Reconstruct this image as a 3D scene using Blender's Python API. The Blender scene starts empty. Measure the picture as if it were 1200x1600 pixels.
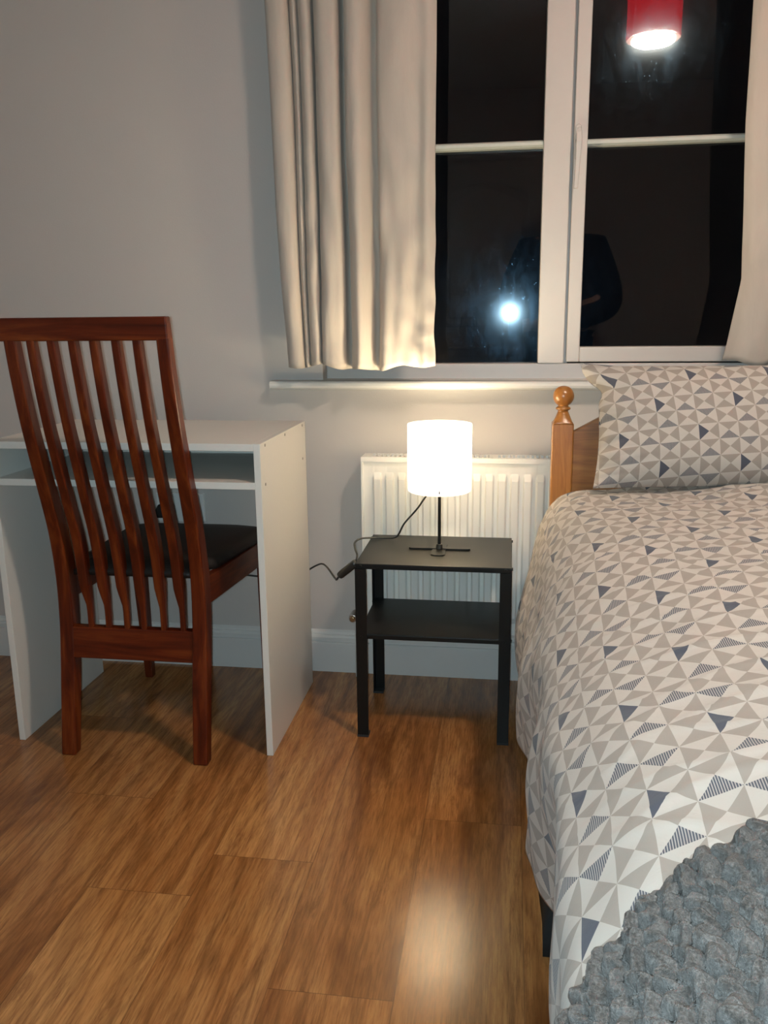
import bpy, bmesh, math, random
from mathutils import Vector, Matrix, noise
random.seed(7)
PI = math.pi
SC = bpy.context.scene
COL = SC.collection

# ------------------------------------------------------------------ camera
CAM = Vector((0.0, -2.342424, 1.028643))
RIGHT = Vector((0.989569, 0.143649, -0.01091))
UP = Vector((-0.021666, 0.223264, 0.974517))
FWD = Vector((-0.142424, 0.964115, -0.224047))
cd = bpy.data.cameras.new('camera')
cam = bpy.data.objects.new('camera', cd)
COL.objects.link(cam)
m = Matrix((RIGHT, UP, -FWD)).transposed().to_4x4()
m.translation = CAM
cam.matrix_world = m
cd.sensor_fit = 'VERTICAL'
cd.sensor_height = 32.0
cd.lens = 1342.56 / 1600 * 32.0
cd.clip_start = 0.02
SC.camera = cam

# ------------------------------------------------------------------ world, view, light settings
w = bpy.data.worlds.new('night'); SC.world = w; w.use_nodes = True
w.node_tree.nodes['Background'].inputs[0].default_value = (0.02, 0.03, 0.05, 1)
w.node_tree.nodes['Background'].inputs[1].default_value = 0.03
SC.view_settings.view_transform = 'Standard'
SC.view_settings.look = 'None'
SC.view_settings.exposure = 0.0
SC.view_settings.gamma = 1.0
SC.view_settings.use_curve_mapping = False
SC.cycles.use_denoising = True
SC.cycles.max_bounces = 8
SC.cycles.diffuse_bounces = 4
SC.cycles.sample_clamp_indirect = 4.0
SC.cycles.caustics_reflective = False
SC.cycles.caustics_refractive = False

PEND = Vector((0.52, -1.25, 2.06))      # centre of the pendant shade's lower rim
PEND_W = 30.0                            # bulb inside the pendant, shining out of the shade's top
PEND_E = 225.0                           # radiance of its lit lower diffuser
PEND_COL = (1.0, 0.85, 0.68)
TABLE_W = 9.5                            # bulb of the table lamp
TABLE_COL = (1.0, 0.83, 0.56)
SHADE_EMIT = 0.55
FLASH_E = 30000.0                          # radiance of the phone's torch
FLASH_COL = (0.66, 0.90, 1.0)

# ------------------------------------------------------------------ node helpers
class NT:
    def __init__(s, name):
        s.m = bpy.data.materials.new(name); s.m.use_nodes = True
        s.t = s.m.node_tree; s.n = s.t.nodes; s.l = s.t.links
        s.b = s.n['Principled BSDF']; s.out = s.n['Material Output']
    def node(s, typ, **kw):
        nd = s.n.new(typ)
        for k, v in kw.items(): setattr(nd, k, v)
        return nd
    def put(s, sock, v):
        if isinstance(v, bpy.types.NodeSocket): s.l.new(v, sock)
        elif v is not None: sock.default_value = v
    def math(s, op, a, b=None, c=None, clamp=False):
        nd = s.node('ShaderNodeMath', operation=op); nd.use_clamp = clamp
        s.put(nd.inputs[0], a)
        if b is not None: s.put(nd.inputs[1], b)
        if c is not None: s.put(nd.inputs[2], c)
        return nd.outputs[0]
    def mix(s, f, a, b, blend='MIX'):
        nd = s.node('ShaderNodeMix', data_type='RGBA', blend_type=blend)
        s.put(nd.inputs[0], f); s.put(nd.inputs[6], a); s.put(nd.inputs[7], b)
        return nd.outputs[2]
    def coord(s, kind='Object', scale=(1, 1, 1), loc=(0, 0, 0), rot=(0, 0, 0)):
        tc = s.node('ShaderNodeTexCoord'); mp = s.node('ShaderNodeMapping')
        mp.inputs['Scale'].default_value = scale; mp.inputs['Location'].default_value = loc
        mp.inputs['Rotation'].default_value = rot
        s.l.new(tc.outputs[kind], mp.inputs[0]); return mp.outputs[0]
    def noise(s, vec, scale, detail=4, rough=0.55, dist=0.0):
        nd = s.node('ShaderNodeTexNoise')
        s.put(nd.inputs['Vector'], vec); nd.inputs['Scale'].default_value = scale
        nd.inputs['Detail'].default_value = detail; nd.inputs['Roughness'].default_value = rough
        nd.inputs['Distortion'].default_value = dist
        return nd.outputs[0]
    def ramp(s, f, stops, interp='LINEAR'):
        nd = s.node('ShaderNodeValToRGB'); cr = nd.color_ramp; cr.interpolation = interp
        while len(cr.elements) < len(stops): cr.elements.new(0.5)
        for e, (p, c) in zip(cr.elements, stops):
            e.position = p; e.color = (c[0], c[1], c[2], 1) if hasattr(c, '__len__') else (c, c, c, 1)
        s.put(nd.inputs[0], f); return nd.outputs[0]
    def bump(s, h, strength=0.3, dist=0.002, normal=None):
        nd = s.node('ShaderNodeBump'); nd.inputs['Strength'].default_value = strength
        nd.inputs['Distance'].default_value = dist
        s.put(nd.inputs['Height'], h)
        if normal is not None: s.put(nd.inputs['Normal'], normal)
        return nd.outputs[0]
    def set(s, **kw):
        for k, v in kw.items():
            key = {'color': 'Base Color', 'rough': 'Roughness', 'metal': 'Metallic', 'spec': 'Specular IOR Level',
                   'normal': 'Normal', 'coat': 'Coat Weight', 'coatr': 'Coat Roughness', 'sheen': 'Sheen Weight',
                   'sheenr': 'Sheen Roughness', 'ecol': 'Emission Color', 'estr': 'Emission Strength'}[k]
            if isinstance(v, tuple) and len(v) == 3: v = (*v, 1)
            s.put(s.b.inputs[key], v)
        return s.m

def srgb(r, g, b):
    f = lambda c: (c / 255 / 12.92) if c / 255 <= 0.04045 else ((c / 255 + 0.055) / 1.055) ** 2.4
    return (f(r), f(g), f(b))

def plain(name, col, rough=0.5, metal=0.0, spec=0.5, var=0.06, nscale=30, bump=0.0, coat=0.0):
    t = NT(name)
    v = t.coord()
    n = t.noise(v, nscale, 3)
    a = tuple(c * (1 - var) for c in col) + (1,); b = tuple(min(1, c * (1 + var)) for c in col) + (1,)
    t.set(color=t.mix(n, a, b), rough=rough, metal=metal, spec=spec, coat=coat)
    if bump: t.set(normal=t.bump(t.noise(v, nscale * 8, 2), bump, 0.001))
    return t.m

# ------------------------------------------------------------------ materials
M = {}
def mat_wall():
    t = NT('wall_paint'); v = t.coord()
    n = t.noise(v, 1.3, 3); n2 = t.noise(v, 260, 3)
    t.set(color=t.mix(n, (0.53, 0.495, 0.47, 1), (0.57, 0.535, 0.505, 1)), rough=0.75, spec=0.3,
          normal=t.bump(n2, 0.25, 0.0015))
    return t.m
M['wall'] = mat_wall()
M['ceiling'] = plain('ceiling_paint', (0.75, 0.74, 0.72), 0.9, var=0.02, nscale=3)
M['white_gloss'] = plain('white_gloss_paint', (0.66, 0.65, 0.63), 0.42, var=0.03, nscale=12)
M['sill'] = plain('sill_gloss_paint', (0.72, 0.71, 0.67), 0.35, var=0.03, nscale=12)
M['frame'] = plain('window_white_paint', (0.60, 0.555, 0.52), 0.4, var=0.04, nscale=18, bump=0.05)
M['bar'] = plain('glazing_bar_paint', (0.58, 0.60, 0.54), 0.45, var=0.06, nscale=60)
M['radiator'] = plain('radiator_enamel', (0.84, 0.82, 0.77), 0.33, var=0.02, nscale=10)
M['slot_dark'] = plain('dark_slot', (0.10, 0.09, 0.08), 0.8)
M['desk'] = plain('white_melamine', (0.74, 0.72, 0.67), 0.38, var=0.02, nscale=200, bump=0.12)
M['desk_edge'] = plain('white_edge_band', (0.56, 0.55, 0.55), 0.45, var=0.03, nscale=90)
M['screw'] = plain('screw_steel', (0.30, 0.29, 0.26), 0.4, metal=0.8)
M['black_metal'] = plain('black_powder_coat', (0.0045, 0.0045, 0.004), 0.42, spec=0.32, var=0.15, nscale=300, bump=0.08)
M['black_plastic'] = plain('black_plastic', (0.014, 0.015, 0.014), 0.35)
M['cable'] = plain('grey_black_cable', (0.035, 0.037, 0.035), 0.4)
M['brass'] = plain('worn_brass', (0.35, 0.24, 0.13), 0.35, metal=0.9)
M['copper'] = plain('chromed_pipe', (0.45, 0.42, 0.4), 0.3, metal=0.9)
M['black_fabric'] = plain('black_fabric', (0.012, 0.013, 0.014), 0.85, var=0.3, nscale=200, bump=0.3)
M['seat'] = plain('black_leatherette', (0.016, 0.012, 0.010), 0.5, spec=0.35, var=0.25, nscale=60, bump=0.2)
M['mattress'] = plain('white_sheet', (0.62, 0.60, 0.57), 0.85, nscale=20, bump=0.1)
M['socket'] = plain('white_socket_plastic', (0.7, 0.7, 0.68), 0.3, var=0.01)
M['rubber'] = plain('dark_rubber', (0.02, 0.02, 0.02), 0.7)

def mat_wood(name, dark, mid, light, axis, rough=0.35, coat=0.2, sc=1.0, spec=0.5):
    t = NT(name)
    s = {'x': (1.3, 14, 14), 'y': (14, 1.3, 14), 'z': (14, 14, 1.3)}[axis]
    v = t.coord('Object', tuple(k * sc for k in s))
    n1 = t.noise(v, 2.2, 5, 0.6, 1.2)
    v2 = t.coord('Object', tuple(k * sc * 5 for k in s))
    n2 = t.noise(v2, 3.5, 3, 0.6)
    c = t.ramp(n1, [(0.30, dark), (0.5, mid), (0.72, light)])
    c = t.mix(t.math('MULTIPLY', n2, 0.45), c, (*dark, 1), 'MIX')
    t.set(color=c, rough=rough, coat=coat, coatr=0.25, spec=spec, normal=t.bump(n2, 0.12, 0.0008))
    return t.m
red_d, red_m, red_l = (0.045, 0.0050, 0.0010), (0.120, 0.0160, 0.0025), (0.24, 0.050, 0.008)
M['chair_z'] = mat_wood('reddish_hardwood_upright', red_d, red_m, red_l, 'z', 0.36, 0.12, 1.0, 0.35)
M['chair_x'] = mat_wood('reddish_hardwood_rail', red_d, red_m, red_l, 'x', 0.36, 0.12, 1.0, 0.35)
M['chair_y'] = mat_wood('reddish_hardwood_side', red_d, red_m, red_l, 'y', 0.36, 0.12, 1.0, 0.35)
pin_d, pin_m, pin_l = (0.24, 0.085, 0.018), (0.42, 0.165, 0.035), (0.52, 0.23, 0.055)
M['pine_z'] = mat_wood('orange_pine_upright', pin_d, pin_m, pin_l, 'z', 0.3, 0.4, 1.6)
M['pine_x'] = mat_wood('orange_pine_panel', tuple(c * .75 for c in pin_d), tuple(c * .8 for c in pin_m), tuple(c * .8 for c in pin_l), 'x', 0.35, 0.3, 1.2)
M['door'] = plain('door_paint', (0.6, 0.58, 0.55), 0.45, var=0.02)
M['brass_knob'] = plain('brass_knob', (0.5, 0.35, 0.15), 0.3, metal=1.0)

def mat_floor():
    t = NT('oak_laminate')
    tc = t.node('ShaderNodeTexCoord'); sp = t.node('ShaderNodeSeparateXYZ')
    t.l.new(tc.outputs['Object'], sp.inputs[0]); X, Y = sp.outputs[0], sp.outputs[1]
    W, L = 0.1992, 1.29
    u = t.math('DIVIDE', t.math('SUBTRACT', X, 0.0415), W)
    pi = t.math('FLOOR', u); fu = t.math('FRACT', u)
    wn = t.node('ShaderNodeTexWhiteNoise', noise_dimensions='1D'); t.put(wn.inputs['W'], t.math('ADD', pi, 0.37))
    # joint positions: plank index -1 joins at y=-0.742, -4 near -1.04, 0 near -1.05
    off = t.math('MULTIPLY', wn.outputs[0], L)
    fix = t.math('COMPARE', pi, -1.0, 0.1)
    off = t.math('ADD', t.math('MULTIPLY', off, t.math('SUBTRACT', 1.0, fix)), t.math('MULTIPLY', fix, 0.742))
    fix2 = t.math('COMPARE', pi, -4.0, 0.1)
    off = t.math('ADD', t.math('MULTIPLY', off, t.math('SUBTRACT', 1.0, fix2)), t.math('MULTIPLY', fix2, 1.04))
    vv = t.math('DIVIDE', t.math('ADD', Y, off), L)
    pj = t.math('FLOOR', vv); fv = t.math('FRACT', vv)
    cmb = t.node('ShaderNodeCombineXYZ'); t.put(cmb.inputs[0], pi); t.put(cmb.inputs[1], pj)
    wn2 = t.node('ShaderNodeTexWhiteNoise', noise_dimensions='2D'); t.l.new(cmb.outputs[0], wn2.inputs['Vector'])
    r = wn2.outputs[0]; rc = wn2.outputs[1]
    # per plank offset of the grain
    g = t.node('ShaderNodeCombineXYZ')
    t.put(g.inputs[0], t.math('ADD', X, t.math('MULTIPLY', r, 7.0)))
    t.put(g.inputs[1], t.math('ADD', Y, t.math('MULTIPLY', r, 13.0)))
    t.put(g.inputs[2], t.math('MULTIPLY', r, 5.0))
    def mp(scale):
        q = t.node('ShaderNodeMapping'); q.inputs['Scale'].default_value = scale
        t.l.new(g.outputs[0], q.inputs[0]); return q.outputs[0]
    big = t.noise(mp((7, 1.5, 1)), 1.0, 4, 0.6, 0.8)
    streak = t.noise(mp((30, 3.4, 1)), 1.0, 8, 0.78, 1.0)
    fine = t.noise(mp((260, 16, 1)), 1.0, 4, 0.7)
    # cathedral grain rings
    wv = t.node('ShaderNodeTexWave', wave_type='BANDS', bands_direction='X')
    t.l.new(mp((1, 0.22, 1)), wv.inputs['Vector']); wv.inputs['Scale'].default_value = 7
    wv.inputs['Distortion'].default_value = 9; wv.inputs['Detail'].default_value = 3; wv.inputs['Detail Scale'].default_value = 1.4
    vor = t.node('ShaderNodeTexVoronoi'); t.l.new(mp((7, 2.6, 1)), vor.inputs['Vector']); vor.inputs['Scale'].default_value = 1.0
    knot = t.ramp(vor.outputs[0], [(0.02, 1.0), (0.14, 0.0)])
    c = t.ramp(big, [(0.30, (0.20, 0.070, 0.016)), (0.48, (0.40, 0.165, 0.048)), (0.68, (0.52, 0.25, 0.085))])
    dk = (0.10, 0.030, 0.008, 1)
    c = t.mix(t.ramp(streak, [(0.50, 0.0), (0.68, 0.62)]), c, dk)
    c = t.mix(t.math('MULTIPLY', t.ramp(wv.outputs[1], [(0.55, 0.0), (1.0, 1.0)]), 0.30), c, dk)
    c = t.mix(t.math('MULTIPLY', t.ramp(fine, [(0.42, 0.0), (0.7, 1.0)]), 0.6), c, dk)
    c = t.mix(t.math('MULTIPLY', knot, 0.75), c, dk)
    tint = t.math('MULTIPLY_ADD', r, 0.20, 0.88)
    tn = t.node('ShaderNodeCombineColor')
    for i in range(3): t.put(tn.inputs[i], tint)
    c = t.mix(1.0, c, tn.outputs[0], 'MULTIPLY')
    # seams
    su = t.math('MINIMUM', fu, t.math('SUBTRACT', 1.0, fu)); sv = t.math('MINIMUM', fv, t.math('SUBTRACT', 1.0, fv))
    se = t.math('MINIMUM', t.math('MULTIPLY', su, W), t.math('MULTIPLY', sv, L))
    seam = t.math('LESS_THAN', se, 0.0009)
    c = t.mix(t.math('MULTIPLY', seam, 0.4), c, (0.04, 0.016, 0.007, 1))
    # each plank lies at a very slightly different tilt
    spc = t.node('ShaderNodeSeparateColor'); t.l.new(rc, spc.inputs[0])
    nx = t.math('MULTIPLY_ADD', spc.outputs[1], 0.024, -0.012)
    ny = t.math('MULTIPLY_ADD', spc.outputs[2], 0.024, -0.012)
    isp = t.math('MULTIPLY', fix, t.math('LESS_THAN', Y, -0.742))
    nx = t.math('ADD', t.math('MULTIPLY', nx, t.math('SUBTRACT', 1.0, isp)), t.math('MULTIPLY', isp, 0.004))
    ny = t.math('ADD', t.math('MULTIPLY', ny, t.math('SUBTRACT', 1.0, isp)), t.math('MULTIPLY', isp, 0.0))
    nn = t.node('ShaderNodeCombineXYZ'); t.put(nn.inputs[0], nx); t.put(nn.inputs[1], ny); nn.inputs[2].default_value = 1
    nv = t.node('ShaderNodeVectorMath', operation='NORMALIZE'); t.l.new(nn.outputs[0], nv.inputs[0])
    hgt = t.math('MULTIPLY_ADD', fine, 0.5, t.math('MULTIPLY', t.math('SUBTRACT', 1.0, seam), 1.0))
    t.set(color=c, rough=t.math('MULTIPLY_ADD', fine, 0.06, 0.195), spec=0.62, normal=t.bump(hgt, 0.10, 0.0006, nv.outputs[0]))
    return t.m
M['floor'] = mat_floor()

def mat_pattern(name, warm=1.0):
    """triangle patchwork print read from the cloth's own UVs (one unit = one square of the print)"""
    t = NT(name)
    uv = t.node('ShaderNodeUVMap'); sp = t.node('ShaderNodeSeparateXYZ'); t.l.new(uv.outputs[0], sp.inputs[0])
    U, V = sp.outputs[0], sp.outputs[1]
    c = t.math('FLOOR', U); r = t.math('FLOOR', V)
    dx = t.math('SUBTRACT', t.math('FRACT', U), 0.5); dy = t.math('SUBTRACT', t.math('FRACT', V), 0.5)
    lr = t.math('GREATER_THAN', t.math('ABSOLUTE', dx), t.math('ABSOLUTE', dy))
    par = t.math('FLOORED_MODULO', t.math('ADD', c, r), 2.0)
    taupe = t.math('COMPARE', lr, par, 0.1)
    d4 = t.math('FLOORED_MODULO', t.math('SUBTRACT', c, r), 4.0)
    rodd = t.math('FLOORED_MODULO', r, 2.0)
    eq = lambda a, k: t.math('COMPARE', a, float(k), 0.1)
    AND = lambda a, b: t.math('MULTIPLY', a, b)
    tb = t.math('SUBTRACT', 1.0, lr)
    bot = AND(AND(eq(d4, 2), tb), t.math('LESS_THAN', dy, 0.0))
    top = AND(AND(eq(d4, 0), rodd), AND(tb, t.math('GREATER_THAN', dy, 0.0)))
    sol = AND(AND(eq(d4, 1), t.math('SUBTRACT', 1.0, rodd)), AND(lr, t.math('LESS_THAN', dx, 0.0)))
    hat = t.math('MAXIMUM', bot, top)
    stripe = t.math('GREATER_THAN', t.math('SINE', t.math('MULTIPLY', U, 2 * PI * 17)), 0.25)
    white = (0.555, 0.51, 0.465, 1); tp = (0.345, 0.300, 0.262, 1); nv = (0.055, 0.066, 0.098, 1); nh = (0.058, 0.068, 0.098, 1)
    tc = t.coord('UV', (14, 14, 14)); weave = t.noise(tc, 6.0, 3)
    col = t.mix(taupe, white, tp)
    col = t.mix(sol, col, nv)
    hcol = t.mix(AND(stripe, 0.75), nh, white)
    col = t.mix(hat, col, hcol)
    col = t.mix(t.math('MULTIPLY', weave, 0.22), col, (0.30, 0.28, 0.26, 1))
    wob = t.noise(t.coord('Object', (1, 1, 1)), 38, 3, 0.6, 0.6)
    t.set(color=col, rough=0.85, spec=0.2, sheen=0.15,
          normal=t.bump(t.math('ADD', t.math('MULTIPLY', weave, 0.06), wob), 0.30, 0.004))
    return t.m
M['print'] = mat_pattern('triangle_print_cotton')

def mat_curtain():
    t = NT('cream_curtain_cloth'); v = t.coord('Object', (1, 1, 0.25))
    n = t.noise(v, 25, 4, 0.6, 0.8); f = t.noise(t.coord('Object', (1, 1, 1)), 700, 2)
    col = t.mix(n, (0.57, 0.50, 0.43, 1), (0.67, 0.60, 0.525, 1))
    t.set(color=col, rough=0.8, spec=0.2, sheen=0.2)
    t.set(normal=t.bump(t.math('ADD', n, t.math('MULTIPLY', f, 0.15)), 0.35, 0.004))
    tr = t.node('ShaderNodeBsdfTranslucent'); t.put(tr.inputs[0], col)
    mx = t.node('ShaderNodeMixShader'); mx.inputs[0].default_value = 0.18
    t.l.new(t.b.outputs[0], mx.inputs[1]); t.l.new(tr.outputs[0], mx.inputs[2]); t.l.new(mx.outputs[0], t.out.inputs[0])
    return t.m
M['curtain'] = mat_curtain()

def mat_blanket():
    t = NT('grey_plush'); v = t.coord()
    n = t.noise(v, 90, 5, 0.7); n2 = t.noise(v, 520, 3, 0.7)
    f = t.math('MULTIPLY_ADD', n2, 0.5, t.math('MULTIPLY', n, 0.5))
    t.set(color=t.ramp(f, [(0.36, (0.035, 0.029, 0.026)), (0.5, (0.088, 0.074, 0.066)), (0.64, (0.22, 0.192, 0.176))]),
          rough=0.45, spec=0.6, sheen=0.25, sheenr=0.35, normal=t.bump(t.math('ADD', n, t.math('MULTIPLY', n2, 0.7)), 0.8, 0.006))
    return t.m
M['blanket'] = mat_blanket()

def mat_glass():
    t = NT('dusty_window_glass'); v = t.coord()
    tr = t.node('ShaderNodeBsdfTransparent')
    g = t.node('ShaderNodeBsdfGlossy'); g.inputs['Roughness'].default_value = 0.0
    fr = t.node('ShaderNodeFresnel'); fr.inputs[0].default_value = 1.5
    mx = t.node('ShaderNodeMixShader'); t.l.new(fr.outputs[0], mx.inputs[0]); t.l.new(tr.outputs[0], mx.inputs[1]); t.l.new(g.outputs[0], mx.inputs[2])
    # greasy dust film: rough reflection, blotchy, with specks
    film = t.noise(t.coord('Object', (1, 1, 0.45)), 26, 6, 0.75, 1.0)
    vor = t.node('ShaderNodeTexVoronoi'); t.l.new(t.coord('Object', (1, 0.0, 0.8)), vor.inputs['Vector']); vor.inputs['Scale'].default_value = 130
    speck = t.math('LESS_THAN', vor.outputs[0], 0.13)
    gate = t.math('GREATER_THAN', t.noise(v, 45, 2), 0.53)
    amt = t.math('MULTIPLY_ADD', t.ramp(film, [(0.44, 0.15), (0.64, 1.0)]), 0.0042, t.math('MULTIPLY', t.math('MULTIPLY', speck, gate), 0.06))
    d = t.node('ShaderNodeBsdfGlossy'); d.inputs['Roughness'].default_value = 0.17; d.inputs[0].default_value = (0.36, 0.66, 1.0, 1)
    d2 = t.node('ShaderNodeBsdfGlossy'); d2.inputs['Roughness'].default_value = 0.085; d2.inputs[0].default_value = (0.75, 0.9, 1.0, 1)
    m3 = t.node('ShaderNodeMixShader'); m3.inputs[0].default_value = 0.006
    t.l.new(mx.outputs[0], m3.inputs[1]); t.l.new(d2.outputs[0], m3.inputs[2])
    m2 = t.node('ShaderNodeMixShader'); t.put(m2.inputs[0], amt)
    t.l.new(m3.outputs[0], m2.inputs[1]); t.l.new(d.outputs[0], m2.inputs[2])
    t.l.new(m2.outputs[0], t.out.inputs[0])
    return t.m
M['glass'] = mat_glass()

def mat_shade():
    t = NT('opal_lamp_shade')
    t.set(color=(0.85, 0.80, 0.72), rough=0.35, ecol=(1.0, 0.84, 0.62), estr=SHADE_EMIT)
    tr = t.node('ShaderNodeBsdfTranslucent'); tr.inputs[0].default_value = (1.0, 0.95, 0.86, 1)
    mx = t.node('ShaderNodeMixShader'); mx.inputs[0].default_value = 0.55
    t.l.new(t.b.outputs[0], mx.inputs[1]); t.l.new(tr.outputs[0], mx.inputs[2])
    t.l.new(mx.outputs[0], t.out.inputs[0])
    return t.m
M['shade'] = mat_shade()
def mat_red():
    t = NT('red_pleated_shade')
    n = t.noise(t.coord('Object', (1, 1, 0.05)), 60, 3)
    col = t.mix(n, (0.55, 0.005, 0.012, 1), (0.85, 0.02, 0.03, 1))
    t.set(color=col, rough=0.6)
    t.put(t.b.inputs['Emission Color'], col); t.b.inputs['Emission Strength'].default_value = 5
    return t.m
M['red_shade'] = mat_red()
def emit(name, col, e):
    t = NT(name); t.set(color=col, ecol=col, estr=e); return t.m
M['diffuser'] = emit('lit_cream_diffuser', PEND_COL, PEND_E)
M['rim'] = emit('glowing_shade_rim', (1.0, 0.45, 0.33), 8)
M['torch'] = emit('phone_torch', FLASH_COL, FLASH_E)
M['bulb'] = plain('bulb_glass', (0.9, 0.85, 0.75), 0.4)
M['skin'] = plain('skin', (0.45, 0.27, 0.2), 0.5, nscale=10)
M['hoodie'] = plain('dark_navy_jersey', (0.012, 0.014, 0.022), 0.9, nscale=60, bump=0.2)
M['jeans'] = plain('dark_denim', (0.012, 0.014, 0.02), 0.9, nscale=80, bump=0.2)
M['hair'] = plain('dark_hair', (0.015, 0.01, 0.008), 0.6, nscale=90, bump=0.4)
M['phone'] = plain('black_phone_shell', (0.01, 0.01, 0.012), 0.25)

# ------------------------------------------------------------------ mesh helpers
def empty(name, loc, label=None, cat=None, group=None, kind=None, parent=None):
    o = bpy.data.objects.new(name, None); COL.objects.link(o); o.empty_display_size = 0.05
    o['_w'] = tuple(loc)
    pl = Vector(parent['_w']) if parent is not None else Vector((0, 0, 0))
    o.location = Vector(loc) - pl; o.parent = parent
    tag(o, label, cat, group, kind); return o
def tag(o, label=None, cat=None, group=None, kind=None):
    if label: o['label'] = label
    if cat: o['category'] = cat
    if group: o['group'] = group
    if kind: o['kind'] = kind
    return o
def obj(name, bm, mat, parent=None, origin=None, bevel=0, seg=2, smooth=False, subsurf=0, solid=0, flip=True):
    """world-space bmesh -> one mesh object whose origin is its parent's (or `origin`)"""
    if flip: bmesh.ops.recalc_face_normals(bm, faces=bm.faces)
    pw = Vector(parent['_w']) if parent is not None else Vector((0, 0, 0))
    ow = Vector(origin) if origin is not None else pw
    bmesh.ops.translate(bm, verts=bm.verts, vec=-ow)
    me = bpy.data.meshes.new(name); bm.to_mesh(me); bm.free()
    o = bpy.data.objects.new(name, me); COL.objects.link(o)
    o['_w'] = tuple(ow); o.location = ow - pw; o.parent = parent
    mats = mat if isinstance(mat, (list, tuple)) else [mat]
    for q in mats: me.materials.append(q)
    if smooth:
        for p in me.polygons: p.use_smooth = True
    if solid:
        md = o.modifiers.new('thickness', 'SOLIDIFY'); md.thickness = solid; md.offset = 0
    if bevel:
        md = o.modifiers.new('bevel', 'BEVEL'); md.width = bevel; md.segments = seg; md.limit_method = 'ANGLE'; md.angle_limit = math.radians(40)
        md.harden_normals = False
    if subsurf:
        md = o.modifiers.new('subsurf', 'SUBSURF'); md.levels = subsurf; md.render_levels = subsurf
    return o
def B(): return bmesh.new()
def box(bm, x0, x1, y0, y1, z0, z1):
    v = [bm.verts.new((x, y, z)) for z in (z0, z1) for y in (y0, y1) for x in (x0, x1)]
    for f in ((0, 1, 3, 2), (4, 6, 7, 5), (0, 4, 5, 1), (2, 3, 7, 6), (0, 2, 6, 4), (1, 5, 7, 3)): bm.faces.new([v[i] for i in f])
    return bm
def frame_of(d):
    d = d.normalized(); a = Vector((0, 0, 1)) if abs(d.z) < 0.9 else Vector((1, 0, 0))
    s = d.cross(a).normalized(); return s, s.cross(d).normalized()
def cyl(bm, p0, p1, r0, r1=None, n=24, caps=True):
    p0, p1 = Vector(p0), Vector(p1); r1 = r0 if r1 is None else r1
    s, t = frame_of(p1 - p0)
    rings = []
    for p, r in ((p0, r0), (p1, r1)):
        rings.append([bm.verts.new(p + s * r * math.cos(2 * PI * k / n) + t * r * math.sin(2 * PI * k / n)) for k in range(n)])
    for k in range(n): bm.faces.new((rings[0][k], rings[0][(k + 1) % n], rings[1][(k + 1) % n], rings[1][k]))
    if caps: bm.faces.new(rings[0]); bm.faces.new(rings[1])
    return bm
def catmull(pts, n=8):
    P = [Vector(p) for p in pts]; out = []
    for i in range(len(P) - 1):
        a, b, c, d = P[max(i - 1, 0)], P[i], P[i + 1], P[min(i + 2, len(P) - 1)]
        for k in range(n):
            t = k / n
            out.append(0.5 * ((2 * b) + (c - a) * t + (2 * a - 5 * b + 4 * c - d) * t * t + (3 * b - a - 3 * c + d) * t ** 3))
    out.append(P[-1]); return out
def tube(bm, pts, r, n=10, smooth=8):
    P = catmull(pts, smooth) if smooth else [Vector(p) for p in pts]
    prev = None; up = None
    for i, p in enumerate(P):
        d = (P[min(i + 1, len(P) - 1)] - P[max(i - 1, 0)]).normalized()
        if up is None: s, up = frame_of(d)
        s = d.cross(up).normalized(); up = s.cross(d).normalized()
        ring = [bm.verts.new(p + s * r * math.cos(2 * PI * k / n) + up * r * math.sin(2 * PI * k / n)) for k in range(n)]
        if prev:
            for k in range(n): bm.faces.new((prev[k], prev[(k + 1) % n], ring[(k + 1) % n], ring[k]))
        else: bm.faces.new(ring)
        prev = ring
    bm.faces.new(prev); return bm
def lathe(bm, prof, c, n=32):
    """prof: list of (radius, z) ; c = (x, y)"""
    prev = None
    for r, z in prof:
        if r < 1e-6: ring = [bm.verts.new((c[0], c[1], z))]
        else: ring = [bm.verts.new((c[0] + r * math.cos(2 * PI * k / n), c[1] + r * math.sin(2 * PI * k / n), z)) for k in range(n)]
        if prev:
            for k in range(n):
                a = [prev[k % len(prev)], prev[(k + 1) % len(prev)], ring[(k + 1) % len(ring)], ring[k % len(ring)]]
                f = []
                for q in a:
                    if q not in f: f.append(q)
                if len(f) > 2: bm.faces.new(f)
        prev = ring
    return bm
def loft(bm, secs, closed=True):
    prev = None
    for s in secs:
        ring = [bm.verts.new(p) for p in s]
        if prev:
            for k in range(len(ring)):
                if not closed and k == len(ring) - 1: break
                bm.faces.new((prev[k], prev[(k + 1) % len(ring)], ring[(k + 1) % len(ring)], ring[k]))
        elif closed: bm.faces.new(ring)
        prev = ring
    if closed: bm.faces.new(prev)
    return bm
def prism(bm, poly, axis, a, b):
    """extrude 2-D polygon: axis 'x' -> poly is (y,z); 'y' -> (x,z); 'z' -> (x,y)"""
    f = {'x': lambda p, t: (t, p[0], p[1]), 'y': lambda p, t: (p[0], t, p[1]), 'z': lambda p, t: (p[0], p[1], t)}[axis]
    return loft(bm, [[f(p, a) for p in poly], [f(p, b) for p in poly]])
def lerp_tab(tab, x):
    tab = sorted(tab)
    if x <= tab[0][0]: return tab[0][1]
    for (a, b), (c, d) in zip(tab, tab[1:]):
        if x <= c: return b + (d - b) * (x - a) / (c - a)
    return tab[-1][1]
def smooth_tab(tab, x):
    P = catmull([(a, b, 0) for a, b in sorted(tab)], 10)
    return lerp_tab([(p.x, p.y) for p in P], x)
def S(name, bm, mat, parent=None, **k):
    o = obj(name, bm, mat, parent, **k)
    if parent is None: o['kind'] = 'structure'
    return o

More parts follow.
